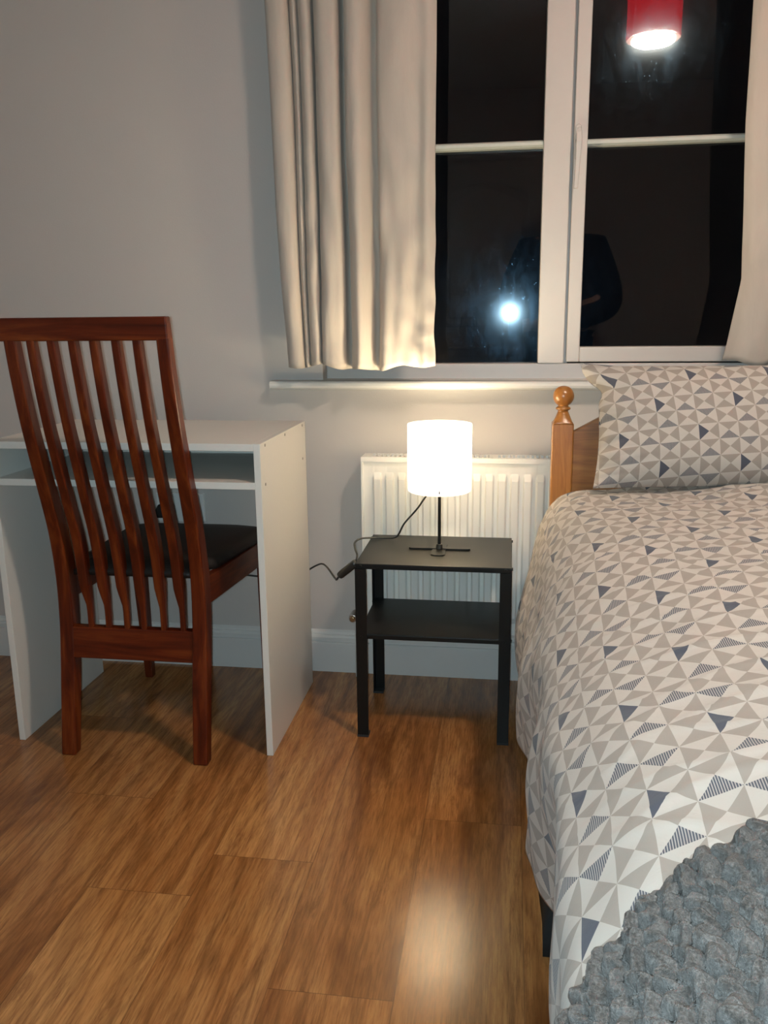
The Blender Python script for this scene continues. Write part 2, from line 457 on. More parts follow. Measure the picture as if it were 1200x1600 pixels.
# ------------------------------------------------------------------ room shell
XL, XR, YB, H = -2.05, 2.05, -3.45, 2.42
S('floor', box(B(), XL, XR, YB, 0.0, -0.05, 0.0), M['floor'])
S('ceiling', box(B(), XL, XR, YB, 0.0, H, H + 0.05), M['ceiling'])
WX0, WX1, WZ0, WZ1 = -0.512, 0.80, 0.842, 2.10
bm = B()
box(bm, XL, WX0, 0.0, 0.28, 0, H); box(bm, WX1, XR, 0.0, 0.28, 0, H)
box(bm, WX0, WX1, 0.0, 0.28, 0, WZ0 - 0.012); box(bm, WX0, WX1, 0.0, 0.28, WZ1, H)
S('wall_back', bm, M['wall'])
S('wall_left', box(B(), XL - 0.1, XL, YB, 0.28, 0, H), M['wall'])
S('wall_right', box(B(), XR, XR + 0.1, YB, 0.28, 0, H), M['wall'])
DX0, DX1 = -0.62, 0.25
bm = B(); box(bm, XL, DX0, YB - 0.1, YB, 0, H); box(bm, DX1, XR, YB - 0.1, YB, 0, H); box(bm, DX0, DX1, YB - 0.1, YB, 2.03, H)
S('wall_front', bm, M['wall'])
def skirt(name, along, a, b, wallc, sgn):
    prof = [(0, 0), (0.018, 0), (0.018, 0.088), (0.0175, 0.091), (0.0125, 0.0925), (0.0125, 0.0955), (0.0160, 0.0970), (0.0160, 0.106), (0.0125, 0.112), (0.0095, 0.113), (0.0095, 0.116), (0.007, 0.121), (0.0, 0.126)]
    if along == 'x': poly = [(wallc + sgn * p, z) for p, z in prof]; bm = prism(B(), poly, 'x', a, b)
    else: poly = [(wallc + sgn * p, z) for p, z in prof]; bm = prism(B(), poly, 'y', a, b)
    return S(name, bm, M['white_gloss'])
skirt('baseboard_back', 'x', XL + 0.02, XR - 0.02, 0.0, -1)
skirt('baseboard_left', 'y', YB, -0.02, XL, 1)
skirt('baseboard_right', 'y', YB, -0.02, XR, -1)
# door behind the camera (seen mirrored in the window)
d = empty('door_1', (-0.19, YB - 0.03, 0), kind='structure')
bm = B(); box(bm, DX0 + .03, DX1 - .03, YB - 0.06, YB - 0.022, 0.005, 2.0)
obj('door_leaf', bm, M['door'], d, bevel=0.002)
def arch_panel(x0, x1, z0, z1, rise):
    out = [(x0, z0), (x1, z0)]
    n = 14
    for k in range(n + 1):
        u = k / n; x = x1 + (x0 - x1) * u
        out.append((x, z1 + rise * math.sin(PI * u)))
    return out
for (x0, x1, z0, z1, rise) in ((-0.47, 0.10, 0.95, 1.78, 0.09), (-0.47, 0.10, 0.18, 0.80, 0.0)):
    P = arch_panel(x0, x1, z0, z1, rise); P.append(P[0])
    bm = B(); tube(bm, [(x, YB - 0.018, z) for x, z in P], 0.012, 8, 0)
    P2 = arch_panel(x0 + .05, x1 - .05, z0 + .05, z1 - .05, rise); P2.append(P2[0])
    tube(bm, [(x, YB - 0.020, z) for x, z in P2], 0.007, 8, 0)
    obj('panel_moulding', bm, M['white_gloss'], d, smooth=True)
bm = B(); cyl(bm, (0.17, YB - 0.022, 1.0), (0.17, YB + 0.03, 1.0), 0.009); cyl(bm, (0.17, YB + 0.026, 1.0), (0.06, YB + 0.026, 1.0), 0.009)
obj('door_handle', bm, M['brass_knob'], d, smooth=True)
bm = B(); box(bm, DX0 - .06, DX0 + .01, YB - 0.01, YB + 0.018, 0, 2.10); box(bm, DX1 - .01, DX1 + .06, YB - .01, YB + .018, 0, 2.10); box(bm, DX0 + .01, DX1 - .01, YB - .01, YB + .018, 2.02, 2.10)
box(bm, DX0, DX0 + .03, YB - .09, YB - 0.01, 0, 2.03); box(bm, DX1 - .03, DX1, YB - .09, YB - 0.01, 0, 2.03); box(bm, DX0 + .03, DX1 - .03, YB - .09, YB - .01, 2.0, 2.03)
S('trim_1', bm, M['white_gloss'], bevel=0.002)

# ------------------------------------------------------------------ window
win = empty('window_1', (0.13, 0.05, 0.855), kind='structure')
bm = B()
FY0, FY1 = 0.050, 0.115
ZP = 0.895                                     # bottom of the fixed pane
box(bm, WX0, WX1, FY0, FY1, WZ0 + 0.004, ZP)   # bottom rail
box(bm, WX0, WX1, FY0, FY1, WZ1 - 0.05, WZ1)
box(bm, WX0, WX0 + 0.05, FY0, FY1, ZP, WZ1 - 0.05)
box(bm, WX1 - 0.05, WX1, FY0, FY1, ZP, WZ1 - 0.05)
obj('window_frame', bm, M['frame'], win, bevel=0.0025)
bm = B(); box(bm, 0.071, 0.140, FY0 - 0.003, FY1, ZP, WZ1 - 0.05)
obj('mullion', bm, M['frame'], win, bevel=0.0025)
bm = B(); box(bm, 0.1395, 0.150, 0.070, FY1, ZP, WZ1 - 0.05); obj('rebate', bm, M['frame'], win)
# opening sash on the right
sx0, sx1, sz0, sz1 = 0.1465, 0.772, 0.899, WZ1 - 0.03
bm = B(); y0, y1 = FY0 - 0.002, FY1 - 0.01
box(bm, sx0, 0.181, y0, y1, sz0, sz1); box(bm, sx1 - 0.04, sx1, y0, y1, sz0, sz1)
box(bm, 0.181, sx1 - 0.04, y0, y1, sz0, 0.938); box(bm, 0.181, sx1 - 0.04, y0, y1, sz1 - 0.045, sz1)
obj('sash_frame', bm, M['frame'], win, bevel=0.0025)
for x0, x1, z in ((WX0 + 0.05, 0.071, 1.4535), (0.181, sx1 - 0.04, 1.4515)):
    bm = B(); prism(bm, [(0.066, z - 0.0085), (0.058, z - 0.004), (0.058, z + 0.004), (0.066, z + 0.0085), (0.09, z + 0.0085), (0.09, z - 0.0085)], 'x', x0, x1)
    obj('glazing_bar', bm, M['bar'], win)
obj('pane', box(B(), WX0 + 0.05, 0.071, 0.091, 0.095, ZP, WZ1 - 0.05), M['glass'], win)
obj('pane', box(B(), 0.181, sx1 - 0.04, 0.091, 0.095, 0.938, sz1 - 0.045), M['glass'], win)
# casement fastener
h = B(); hx = 0.157
prism(h, [(hx - .007, 1.41), (hx + .007, 1.41), (hx + .007, 1.489), (hx, 1.494), (hx - .007, 1.489)], 'y', 0.041, 0.048)
cyl(h, (hx, 0.046, 1.452), (hx, 0.012, 1.449), 0.0075, 0.0065)
loft(h, [[(x + dx, y + dy, z) for dx, dy in ((-wd, -.004), (wd, -.004), (wd, .004), (-wd, .004))] for x, y, z, wd in
         ((hx, .016, 1.480, .004), (hx, .012, 1.468, .0065), (hx, .008, 1.445, .007), (hx - .001, .012, 1.41, .0058), (hx - .002, .014, 1.37, .0052), (hx - .004, .013, 1.335, .0052))])
obj('window_handle', h, M['frame'], win, bevel=0.0015)
# sill board with rounded nose
bm = B()
top, bot, ny = 0.855, 0.8305, -0.048
prof = [(0.0, top), (ny + .008, top)]
for k in range(7):
    a = PI / 2 + PI * k / 6; prof.append((ny + 0.012 + 0.01225 * math.cos(a), (top + bot) / 2 + 0.01225 * math.sin(a)))
prof += [(ny + .012, bot), (0.0, bot)]
prism(bm, prof, 'x', -0.652, 1.0); box(bm, WX0, WX1, 0.0, 0.052, bot, top)
obj('window_sill', bm, M['sill'], win, bevel=0.001)

# ------------------------------------------------------------------ curtains
def px2x(px, y=-0.08):      # along the wall: photograph columns at the top edge -> metres (only used to set the fold spacing)
    return -0.619 + (px - 411) * (0.425 / 271)
def curtain(name, top, bottom, z0, z1, label, ripple=0.0, hem=0.045, seed=0, shear=None):
    """top/bottom: fold cross-sections [(x, y)...] of equal length"""
    bm = B(); n = 7; NZ = 90
    T = catmull([(x, y, 0) for x, y in top], n); Bt = catmull([(x, y, 0) for x, y in bottom], n)
    rows = []
    for j in range(NZ + 1):
        t = j / NZ; z = z0 + (z1 - z0) * t
        e = (1 - t) ** 1.6
        row = []
        for i, (a, b) in enumerate(zip(T, Bt)):
            p = a.lerp(b, e)
            s = i / (len(T) - 1)
            nz = noise.noise(Vector((p.x * 9 + seed, z * 2.2, seed)))
            nz2 = noise.noise(Vector((p.x * 30 + seed, z * 9, seed + 5))) * e
            x = p.x + 0.004 * nz; y = p.y + 0.008 * nz + 0.006 * nz2 * (1 + ripple * s * 2)
            if ripple and s > 0.8 and t < 0.35:
                k = (s - 0.8) / 0.2 * (1 - t / 0.35)
                y += 0.004 * k * math.sin(z * 95 + p.x * 60 + 3 * noise.noise(Vector((p.x * 20, z * 12, 3))))
                x += 0.0025 * k * math.sin(z * 42 + 1.0)
            zz = z + (0.006 * math.sin(p.x * 24 + seed) + 0.004 * math.sin(p.x * 61)) * (1 - t) ** 6
            if shear: x += shear(z) * (1 - s if seed > 4 else s)
            if z < z0 + hem: y -= 0.0028
            row.append(bm.verts.new((x, y, zz)))
        rows.append(row)
    for a, b in zip(rows, rows[1:]):
        for i in range(len(a) - 1): bm.faces.new((a[i], a[i + 1], b[i + 1], b[i]))
    cx = (bottom[0][0] + bottom[-1][0]) / 2
    o = obj(name, bm, M['curtain'], None, origin=(cx, -0.09, z0), smooth=True, solid=0.0018, flip=False)
    tag(o, label, 'curtain', 'cream curtains at the night window'); return o
def folds(spec):
    return [(px2x(p), y) for p, y in spec]
Lt = folds([(408, -.075), (414, -.100), (430, -.108), (444, -.098), (447, -.070), (451, -.082), (458, -.092), (463, -.075), (466, -.090),
            (474, -.104), (483, -.100), (487, -.055), (491, -.092), (500, -.112), (515, -.116), (528, -.108), (531, -.060), (537, -.058), (541, -.105),
            (552, -.122), (566, -.120), (575, -.100), (580, -.078), (590, -.076), (594, -.106), (610, -.122), (635, -.124), (655, -.118), (670, -.122), (683, -.112)])
Lb = folds([(431, -.070), (436, -.092), (447, -.105), (458, -.098), (461, -.070), (464, -.080), (468, -.088), (471, -.072), (474, -.088),
            (480, -.100), (489, -.096), (492, -.060), (495, -.090), (503, -.110), (516, -.115), (528, -.104), (533, -.062), (541, -.060), (545, -.105),
            (555, -.120), (565, -.116), (575, -.098), (581, -.076), (590, -.076), (594, -.108), (610, -.122), (635, -.128), (655, -.120), (670, -.126), (683, -.114)])
curtain('curtain', Lt, Lb, 0.893, 2.18, 'gathered cream curtain left of the window, hanging in narrow vertical pleats', ripple=1.0, seed=1)
Rt = [(0.505, -.105), (0.52, -.115), (0.56, -.12), (0.60, -.105), (0.615, -.075), (0.64, -.105), (0.68, -.12), (0.71, -.085), (0.74, -.11), (0.78, -.12), (0.82, -.08), (0.86, -.115), (0.93, -.10)]
Rb = [(0.515, -.085), (0.54, -.105), (0.58, -.11), (0.62, -.10), (0.64, -.075), (0.66, -.10), (0.70, -.11), (0.73, -.08), (0.76, -.105), (0.80, -.11), (0.84, -.08), (0.88, -.105), (0.95, -.09)]
def rsh(z):
    return lerp_tab([(0.90, 0.0), (0.96, 0.012), (1.10, 0.034), (1.2, 0.030), (1.45, 0.018), (1.8, 0.014), (2.2, 0.0)], z)
curtain('curtain', Rt, Rb, 0.905, 2.18, 'cream curtain right of the window, its lower corner reaching the propped pillow', seed=9, shear=rsh)
cp = empty('curtain_pole', (0.15, -0.09, 2.20), 'white curtain pole above the window, carrying both curtains', 'curtain pole')
bm = B(); cyl(bm, (-0.75, -0.09, 2.20), (1.08, -0.09, 2.20), 0.014); obj('pole', bm, M['white_gloss'], cp, smooth=False)
for x in (-0.70, 1.03):
    bm = B(); cyl(bm, (x, -0.09, 2.20), (x, 0.0, 2.20), 0.009); cyl(bm, (x, -0.008, 2.20), (x, 0.0, 2.20), 0.025)
    obj('bracket', bm, M['white_gloss'], cp)
for x, s in ((-0.75, -1), (1.08, 1)):
    bm = B(); bmesh.ops.create_uvsphere(bm, u_segments=20, v_segments=12, radius=0.024, matrix=Matrix.Translation((x + s * 0.02, -0.09, 2.20)))
    obj('finial', bm, M['white_gloss'], cp, smooth=True)

# ------------------------------------------------------------------ radiator
RX0, RX1, RZ0, RZ1 = -0.391, 0.66, 0.165, 0.659
RYF, RYB = -0.102, -0.035
rad = empty('radiator', (0.13, -0.07, RZ0), 'white panel radiator under the window sill, behind the black side table and lamp', 'radiator')
bm = B()
pitch = 0.0333; n = int((RX1 - RX0 - 0.05) / pitch)
# front panel as an embossed sheet: columns of raised flutes between flat top and bottom margins
xs = []
x = RX0 + 0.027
cols = [(RX0, 0.0), (RX0 + 0.004, 0.0)]
for k in range(n):
    a = RX0 + 0.03 + k * pitch
    cols += [(a, 0.0), (a + 0.0035, 0.0105), (a + 0.0205, 0.0105), (a + 0.024, 0.0)]
cols += [(RX1, 0.0)]
zs = [(RZ0, 0), (RZ0 + 0.035, 0), (RZ0 + 0.052, 1), (RZ1 - 0.062, 1), (RZ1 - 0.045, 0), (RZ1 - 0.012, 0)]
grid = [[bm.verts.new((cx, RYF + 0.0100 - d * 0.9 * k, z)) for cx, d in cols] for z, k in zs]
for a, b in zip(grid, grid[1:]):
    for i in range(len(a) - 1): bm.faces.new((a[i], a[i + 1], b[i + 1], b[i]))
obj('front_panel', bm, M['radiator'], rad, bevel=0.0015, seg=2, flip=True)
bm = B(); box(bm, RX0 + .001, RX1 - .001, RYF + 0.0115, RYF + 0.016, RZ0 + .001, RZ1 - 0.013); box(bm, RX0, RX1, RYB - 0.012, RYB, RZ0, RZ1 - 0.02)
obj('back_panel', bm, M['radiator'], rad)
for xa, xb in ((RX0 - .002, RX0 + .003), (RX1 - .003, RX1 + .002)):
    bm = B(); box(bm, xa, xb, RYF + .001, RYB, RZ0 + 0.02, RZ1 - .002); obj('side_cover', bm, M['radiator'], rad, bevel=0.001)
# top grille: slatted cover
bm = B()
box(bm, RX0, RX1, RYF, RYF + 0.012, RZ1 - 0.014, RZ1 - 0.001)
box(bm, RX0, RX1, RYB - 0.010, RYB, RZ1 - 0.010, RZ1 - 0.001)
x = RX0 + 0.02
while x < RX1 - 0.02:
    box(bm, x, x + 0.0050, RYF + 0.012, RYB - 0.010, RZ1 - 0.012, RZ1)
    x += 0.0125
for q in (RX0, RX0 + 0.34, RX0 + .68, RX1 - 0.02): box(bm, q, q + 0.02, RYF + 0.012, RYB - 0.01, RZ1 - 0.006, RZ1 - 0.0005)
obj('top_grille', bm, M['radiator'], rad)
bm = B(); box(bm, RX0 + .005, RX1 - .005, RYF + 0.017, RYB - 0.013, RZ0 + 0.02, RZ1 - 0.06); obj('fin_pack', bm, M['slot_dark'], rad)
bm = B()
vx = RX0 - 0.032; vz = 0.200
cyl(bm, (RX0 + .004, -0.075, vz), (vx, -0.075, vz), 0.009); cyl(bm, (vx, -0.055, vz), (vx, -0.105, vz), 0.011)
cyl(bm, (vx + .012, -0.075, vz), (vx + .020, -0.075, vz), 0.0135, n=6)
obj('valve', bm, M['copper'], rad, bevel=0.001)
bm = B(); cyl(bm, (vx, -0.104, vz), (vx, -0.112, vz), 0.0085, 0.007); obj('valve_cap', bm, M['brass'], rad, bevel=0.001)
bm = B(); tube(bm, [(vx, -0.06, vz), (vx, -0.045, vz - 0.02), (vx, -0.042, vz - 0.07), (vx, -0.042, 0.0)], 0.0055); obj('pipe', bm, M['white_gloss'], rad, smooth=True)

# ------------------------------------------------------------------ desk
PT = 0.0155
DXR, DXL = -0.5435, -1.1821 - PT
DY0, DY1, DH = -0.5245, -0.0975, 0.753
desk = empty('desk', ((DXR + DXL) / 2, -0.31, 0), 'white desk with an open shelf under its top, against the wall left of the radiator', 'desk')
obj('tabletop', box(B(), DXL + PT, DXR - PT, DY0, DY1, DH - 0.0165, DH), M['desk'], desk, bevel=0.0008)
pr = box(B(), DXR - PT, DXR, DY0, DY1, 0.0, DH); pr = obj('side_panel', pr, M['desk'], desk, bevel=0.0008)
obj('side_panel', box(B(), DXL, DXL + PT, DY0, DY1, 0.0, DH), M['desk'], desk, bevel=0.0008)
obj('shelf', box(B(), DXL + PT, DXR - PT, DY0, DY1, 0.650, 0.666), M['desk'], desk, bevel=0.0008)
obj('back_rail', box(B(), DXL + PT, DXR - PT, DY1 - 0.016, DY1, 0.666, DH - 0.0165), M['desk'], desk, bevel=0.0008)
for (y, z) in ((-0.484, 0.745), (-0.309, 0.745), (-0.130, 0.745), (-0.135, 0.657), (-0.492, 0.657)):
    bm = B(); cyl(bm, (DXR - .004, y, z), (DXR + 0.0006, y, z), 0.0036, n=16); cyl(bm, (DXR + .0006, y, z), (DXR + .0009, y, z), 0.0016, n=6)
    obj('screw', bm, M['screw'], desk)

# ------------------------------------------------------------------ wall socket, plug
so = empty('wall_socket', (-0.944, 0, 0.49), 'white twin wall socket behind the desk, below its shelf', 'socket')
bm = B(); box(bm, -1.017, -0.871, -0.011, 0.0, 0.444, 0.53); obj('faceplate', bm, M['socket'], so, bevel=0.003)
for x in (-0.985, -0.905):
    obj('switch', box(B(), x - .006, x + .006, -0.015, -0.010, 0.508, 0.524), M['socket'], so, bevel=0.001)
pl = empty('plug', (-0.985, -0.011, 0.478), 'black plug in the wall socket behind the desk', 'plug')
bm = B(); prism(bm, [(-1.008, .462), (-.962, .462), (-.962, .485), (-.972, .502), (-.998, .502), (-1.008, .485)], 'y', -0.047, -0.0115)
obj('plug_body', bm, M['black_plastic'], pl, bevel=0.004)
bm = B(); tube(bm, [(-.985, -.03, .462), (-.985, -.03, .445), (-.975, -.032, .40), (-.93, -.04, .36), (-.80, -.05, .31), (-.66, -.06, .30), (-.58, -.075, .318)], 0.0028)
obj('plug_lead', bm, M['cable'], pl, smooth=True)

# ------------------------------------------------------------------ chair
ch = empty('dining_chair', (-0.86, -0.35, 0), 'reddish wooden high-backed dining chair with black seat, pushed up to the white desk', 'chair')
prof_b = [(0, -.590), (.08, -.577), (.15, -.566), (.235, -.552), (.30, -.543), (.37, -.538), (.43, -.538), (.50, -.544), (.565, -.555), (.65, -.578), (.75, -.605), (.82, -.622), (.893, -.636), (.95, -.645), (1.03, -.655)]
def yb(z): return smooth_tab(prof_b, z)
for nm, xo, s in (('left', -1.054, 1), ('right', -0.684, -1)):
    bm = B(); secs = []
    N = 46
    for k in range(N + 1):
        z = 0.988 * k / N
        wd = lerp_tab([(0, .036), (.2, .037), (.45, .032), (.7, .029), (1.0, .026)], z)
        dp = lerp_tab([(0, .030), (.25, .036), (.45, .044), (.7, .034), (1.0, .028)], z)
        x0 = xo + (-.004 if s < 0 else .0) * z; x1 = x0 + s * wd
        y = yb(z) + (0.006 if s > 0 else -0.002)
        secs.append([(x0, y, z), (x1, y, z), (x1, y + dp, z), (x0, y + dp, z)])
    loft(bm, secs); obj('rear_leg', bm, M['chair_z'], ch, bevel=0.0035, seg=3)
# crest rail
bm = B()
zc0, zc1 = 0.982, 1.030
loft(bm, [[(x, yb(z) + dy - .002 + (.008 * (-(x + .69)) / .37), z) for (z, dy) in ((zc0, 0.0), (zc1, 0.002), (zc1, 0.026), (zc0, 0.030))] for x in (-1.066, -0.96, -0.87, -0.78, -0.6885)])
obj('crest_rail', bm, M['chair_x'], ch, bevel=0.003, seg=3)
# lower back rail
bm = B(); loft(bm, [[(x, yb(z) + dy + .003, z) for (z, dy) in ((.237, 0.003), (.312, 0.003), (.312, 0.026), (.237, 0.026))] for x in (-1.02, -0.87, -0.718)])
obj('back_rail', bm, M['chair_x'], ch, bevel=0.002)
slx = [-1.002, -0.9565, -0.9095, -0.863, -0.8145, -0.7685]
for k, x0 in enumerate(slx):
    bm = B(); secs = []
    x1b = [-0.981, -0.937, -0.891, -0.849, -0.800, -0.752][k]
    N = 44
    for j in range(N + 1):
        z = .306 + (.985 - .306) * j / N
        # left edge
        f = lerp_tab([(.306, 1.0), (.365, 0.98), (.385, 0.72), (.41, 0.42), (.44, 0.34), (.60, .10), (.98, 0)], z)
        xa = x0 + (x1b - x0) * f
        wd = lerp_tab([(.306, .013), (.365, .0135), (.385, .018), (.41, .0225), (.50, .0235), (.70, .0205), (.985, .0175)], z)
        dp = lerp_tab([(.306, .013), (.37, .014), (.42, .024), (.5, .028), (.75, .027), (.985, .021)], z)
        y = yb(z) + .004 + lerp_tab([(.306, .003), (.37, 0), (.42, -.004), (.5, -.002), (.985, 0)], z)
        secs.append([(xa, y, z), (xa + wd, y, z), (xa + wd, y + dp, z), (xa, y + dp, z)])
    loft(bm, secs); obj('slat', bm, M['chair_z'], ch, bevel=0.003, seg=3)
# seat frame and cushion
zr0, zr1 = 0.372, 0.436
def rail(p, q, th, name):
    p, q = Vector((*p, 0)), Vector((*q, 0)); d = (q - p).normalized(); s = Vector((-d.y, d.x, 0)) * th
    bm = B(); loft(bm, [[(p.x, p.y, zr0), (p.x, p.y, zr1), ((p + s).x, (p + s).y, zr1), ((p + s).x, (p + s).y, zr0)], [(q.x, q.y, zr0), (q.x, q.y, zr1), ((q + s).x, (q + s).y, zr1), ((q + s).x, (q + s).y, zr0)]])
    obj(name, bm, M['chair_y'], ch, bevel=0.0015)
rail((-0.688, -0.515), (-0.650, -0.125), 0.020, 'seat_rail')
rail((-1.050, -0.125), (-1.050, -0.515), 0.020, 'seat_rail')
bm = B(); box(bm, -1.046, -0.655, -0.125, -0.103, zr0, zr1); obj('seat_rail', bm, M['chair_x'], ch, bevel=0.0015)
for x0, x1, dx in ((-1.052, -1.018, .006), (-0.684, -0.650, -.006)):
    bm = B(); loft(bm, [[(x0 + e, -0.135 + e2, z), (x1 - e3, -0.135 + e2, z), (x1 - e3, -0.100, z), (x0 + e, -0.100, z)] for z, e, e2, e3 in ((0, (.012 if dx > 0 else 0), .012, (.0 if dx > 0 else .012)), (0.36, 0, 0, 0), (0.436, 0, 0, 0))])
    obj('front_leg', bm, M['chair_z'], ch, bevel=0.002)
bm = B()
NX, NY = 26, 26
def seat_pt(a, b, top):
    y = -0.522 + 0.428 * b
    xl = -1.035 - 0.022 * b; xr = -0.700 + 0.054 * b
    if b < 0.16: xl = max(xl, -1.012); xr = min(xr, -0.722)
    x = xl + (xr - xl) * a
    e = (1 - abs(2 * a - 1) ** 5) * (1 - abs(2 * b - 1) ** 6)
    z = 0.4375 + (0.012 + 0.026 * max(e, 0) ** 0.6) * top
    return (x, y, z)
g = [[bm.verts.new(seat_pt(i / NX, j / NY, 1)) for i in range(NX + 1)] for j in range(NY + 1)]
g2 = [[bm.verts.new(seat_pt(i / NX, j / NY, 0)) for i in range(NX + 1)] for j in range(NY + 1)]
for G in (g, g2):
    for j in range(NY):
        for i in range(NX): bm.faces.new((G[j][i], G[j][i + 1], G[j + 1][i + 1], G[j + 1][i]))
per = [(0, i) for i in range(NX)] + [(j, NX) for j in range(NY)] + [(NY, NX - i) for i in range(NX)] + [(NY - j, 0) for j in range(NY)]
for k in range(len(per)):
    (a, b), (c, d2) = per[k], per[(k + 1) % len(per)]
    bm.faces.new((g[a][b], g[c][d2], g2[c][d2], g2[a][b]))
obj('seat', bm, M['seat'], ch, smooth=True)

# ------------------------------------------------------------------ side table
NX0, NY0, NW, ND, NH = -0.3579, -0.4028, 0.370, 0.28, 0.45
st = empty('side_table', (NX0 + NW / 2, NY0 + ND / 2, 0), 'small black metal side table with a lower shelf, standing before the radiator', 'side table')
def tray(z, name, x0, x1, y0, y1, rim, th=0.002):
    bm = B(); box(bm, x0, x1, y0, y1, z - th, z)
    box(bm, x0, x1, y0, y0 + th, z - rim, z - th); box(bm, x0, x1, y1 - th, y1, z - rim, z - th)
    box(bm, x0, x0 + th, y0 + th, y1 - th, z - rim, z - th); box(bm, x1 - th, x1, y0 + th, y1 - th, z - rim, z - th)
    obj(name, bm, M['black_metal'], st, bevel=0.0008)
tray(NH, 'tabletop', NX0, NX0 + NW, NY0, NY0 + ND, 0.013)
tray(0.2715, 'shelf', NX0 + .004, NX0 + NW - .004, NY0 + .004, NY0 + ND - .004, 0.013)
LW = 0.0265
for sx in (0, 1):
    for sy in (0, 1):
        x0 = NX0 + .0 if sx == 0 else NX0 + NW - LW; y0 = NY0 if sy == 0 else NY0 + ND - LW
        bm = B()
        yf = NY0 - 0.0012 if sy == 0 else NY0 + ND - .0012
        box(bm, x0 - (.001 if sx == 0 else 0), x0 + LW + (.001 if sx else 0), yf, yf + .0024, 0.004, NH - .013)
        xf = NX0 - .0012 if sx == 0 else NX0 + NW - .0012
        box(bm, xf, xf + .0024, y0, y0 + LW, 0.004, NH - .013)
        lg = obj('leg', bm, M['black_metal'], st)
        bm = B(); cx, cy = (NX0 + .012 if sx == 0 else NX0 + NW - .012), (NY0 + .012 if sy == 0 else NY0 + ND - .012)
        box(bm, cx - .014, cx + .014, cy - .014, cy + .014, 0, .006); obj('foot_cap', bm, M['rubber'], lg)
        for zz in (NH - .006, 0.265):
            bm = B(); xx = NX0 + .013 if sx == 0 else NX0 + NW - .013
            yq = NY0 - .0012 if sy == 0 else NY0 + ND + .0012; s = -1 if sy == 0 else 1
            cyl(bm, (xx, yq - s * .002, zz), (xx, yq + s * .002, zz), 0.0035, n=12)
            xq = NX0 - .0012 if sx == 0 else NX0 + NW + .0012; s = -1 if sx == 0 else 1
            yy = NY0 + .013 if sy == 0 else NY0 + ND - .013
            cyl(bm, (xq - s * .002, yy, zz), (xq + s * .002, yy, zz), 0.0035, n=12)
            obj('bolt', bm, M['black_metal'], st)

# ------------------------------------------------------------------ table lamp
LX, LY, TZ = -0.168, -0.262, 0.4505
lamp = empty('table_lamp', (LX, LY, TZ), 'lit white drum table lamp with a black cross foot, on the black side table', 'lamp')
bm = B()
R_, Z0, Z1 = 0.0785, 0.603, 0.768
prof = [(0.030, Z0 + 0.0005), (R_ - 0.008, Z0), (R_ - 0.002, Z0 + 0.003), (R_, Z0 + 0.009), (R_, Z1 - 0.002), (R_ - 0.001, Z1), (R_ - 0.002, Z1 - 0.002), (R_ - 0.002, Z0 + 0.010), (R_ - 0.005, Z0 + 0.004), (0.030, Z0 + 0.0025), (0.030, Z0 + 0.0005)]
prof = [(R_ - 0.004, Z0), (R_ - 0.001, Z0 + 0.002), (R_, Z0 + 0.006), (R_, Z1)]
lathe(bm, prof, (LX, LY), 64)
shd = obj('lamp_shade', bm, M['shade'], lamp, smooth=True)
shd['label'] = 'glowing white drum shade'
bm = B(); bx_ = LX + 0.006; box(bm, bx_ - .0012, bx_ + .0014, LY - R_ - .0022, LY - R_ + .0003, Z0 + .007, Z0 + .0135); obj('shade_slot', bm, M['black_plastic'], lamp)
bm = B(); cyl(bm, (LX, LY, TZ + 0.003), (LX, LY, 0.640), 0.0040, n=16); obj('stem', bm, M['black_metal'], lamp, smooth=False)
bm = B(); cyl(bm, (LX, LY, TZ + .003), (LX, LY, TZ + .016), 0.0085, 0.0075, n=20); obj('collar', bm, M['black_plastic'], lamp, bevel=0.001)
for k in range(4):
    a = k * PI / 2; L = 0.077 if k % 2 == 0 else 0.055; wd = 0.0065 if k % 2 == 0 else 0.017
    bm = B(); c, s = math.cos(a), math.sin(a)
    P = [(0.0, -wd), (L - .006, -wd), (L, -wd * .5), (L, wd * .5), (L - .006, wd), (0.0, wd)]
    th = (0.0042, 0.0022)[k % 2]
    secs = [[(LX + p * c - q * s, LY + 0.006 * (1 if k % 2 == 0 else 0) + p * s + q * c, z) for p, q in P] for z in (TZ, TZ + th)]
    loft(bm, secs); obj('foot', bm, M['black_metal'], lamp, bevel=0.0005)
bm = B(); cyl(bm, (LX, LY, 0.640), (LX, LY, 0.668), 0.012, n=20); obj('bulb_holder', bm, M['socket'], lamp)
bm = B(); bmesh.ops.create_uvsphere(bm, u_segments=24, v_segments=14, radius=0.019, matrix=Matrix.Translation((LX, LY, 0.682)))
obj('bulb', bm, emit('lit_bulb', (1.0, 0.82, 0.55), 6.0), lamp, smooth=True)
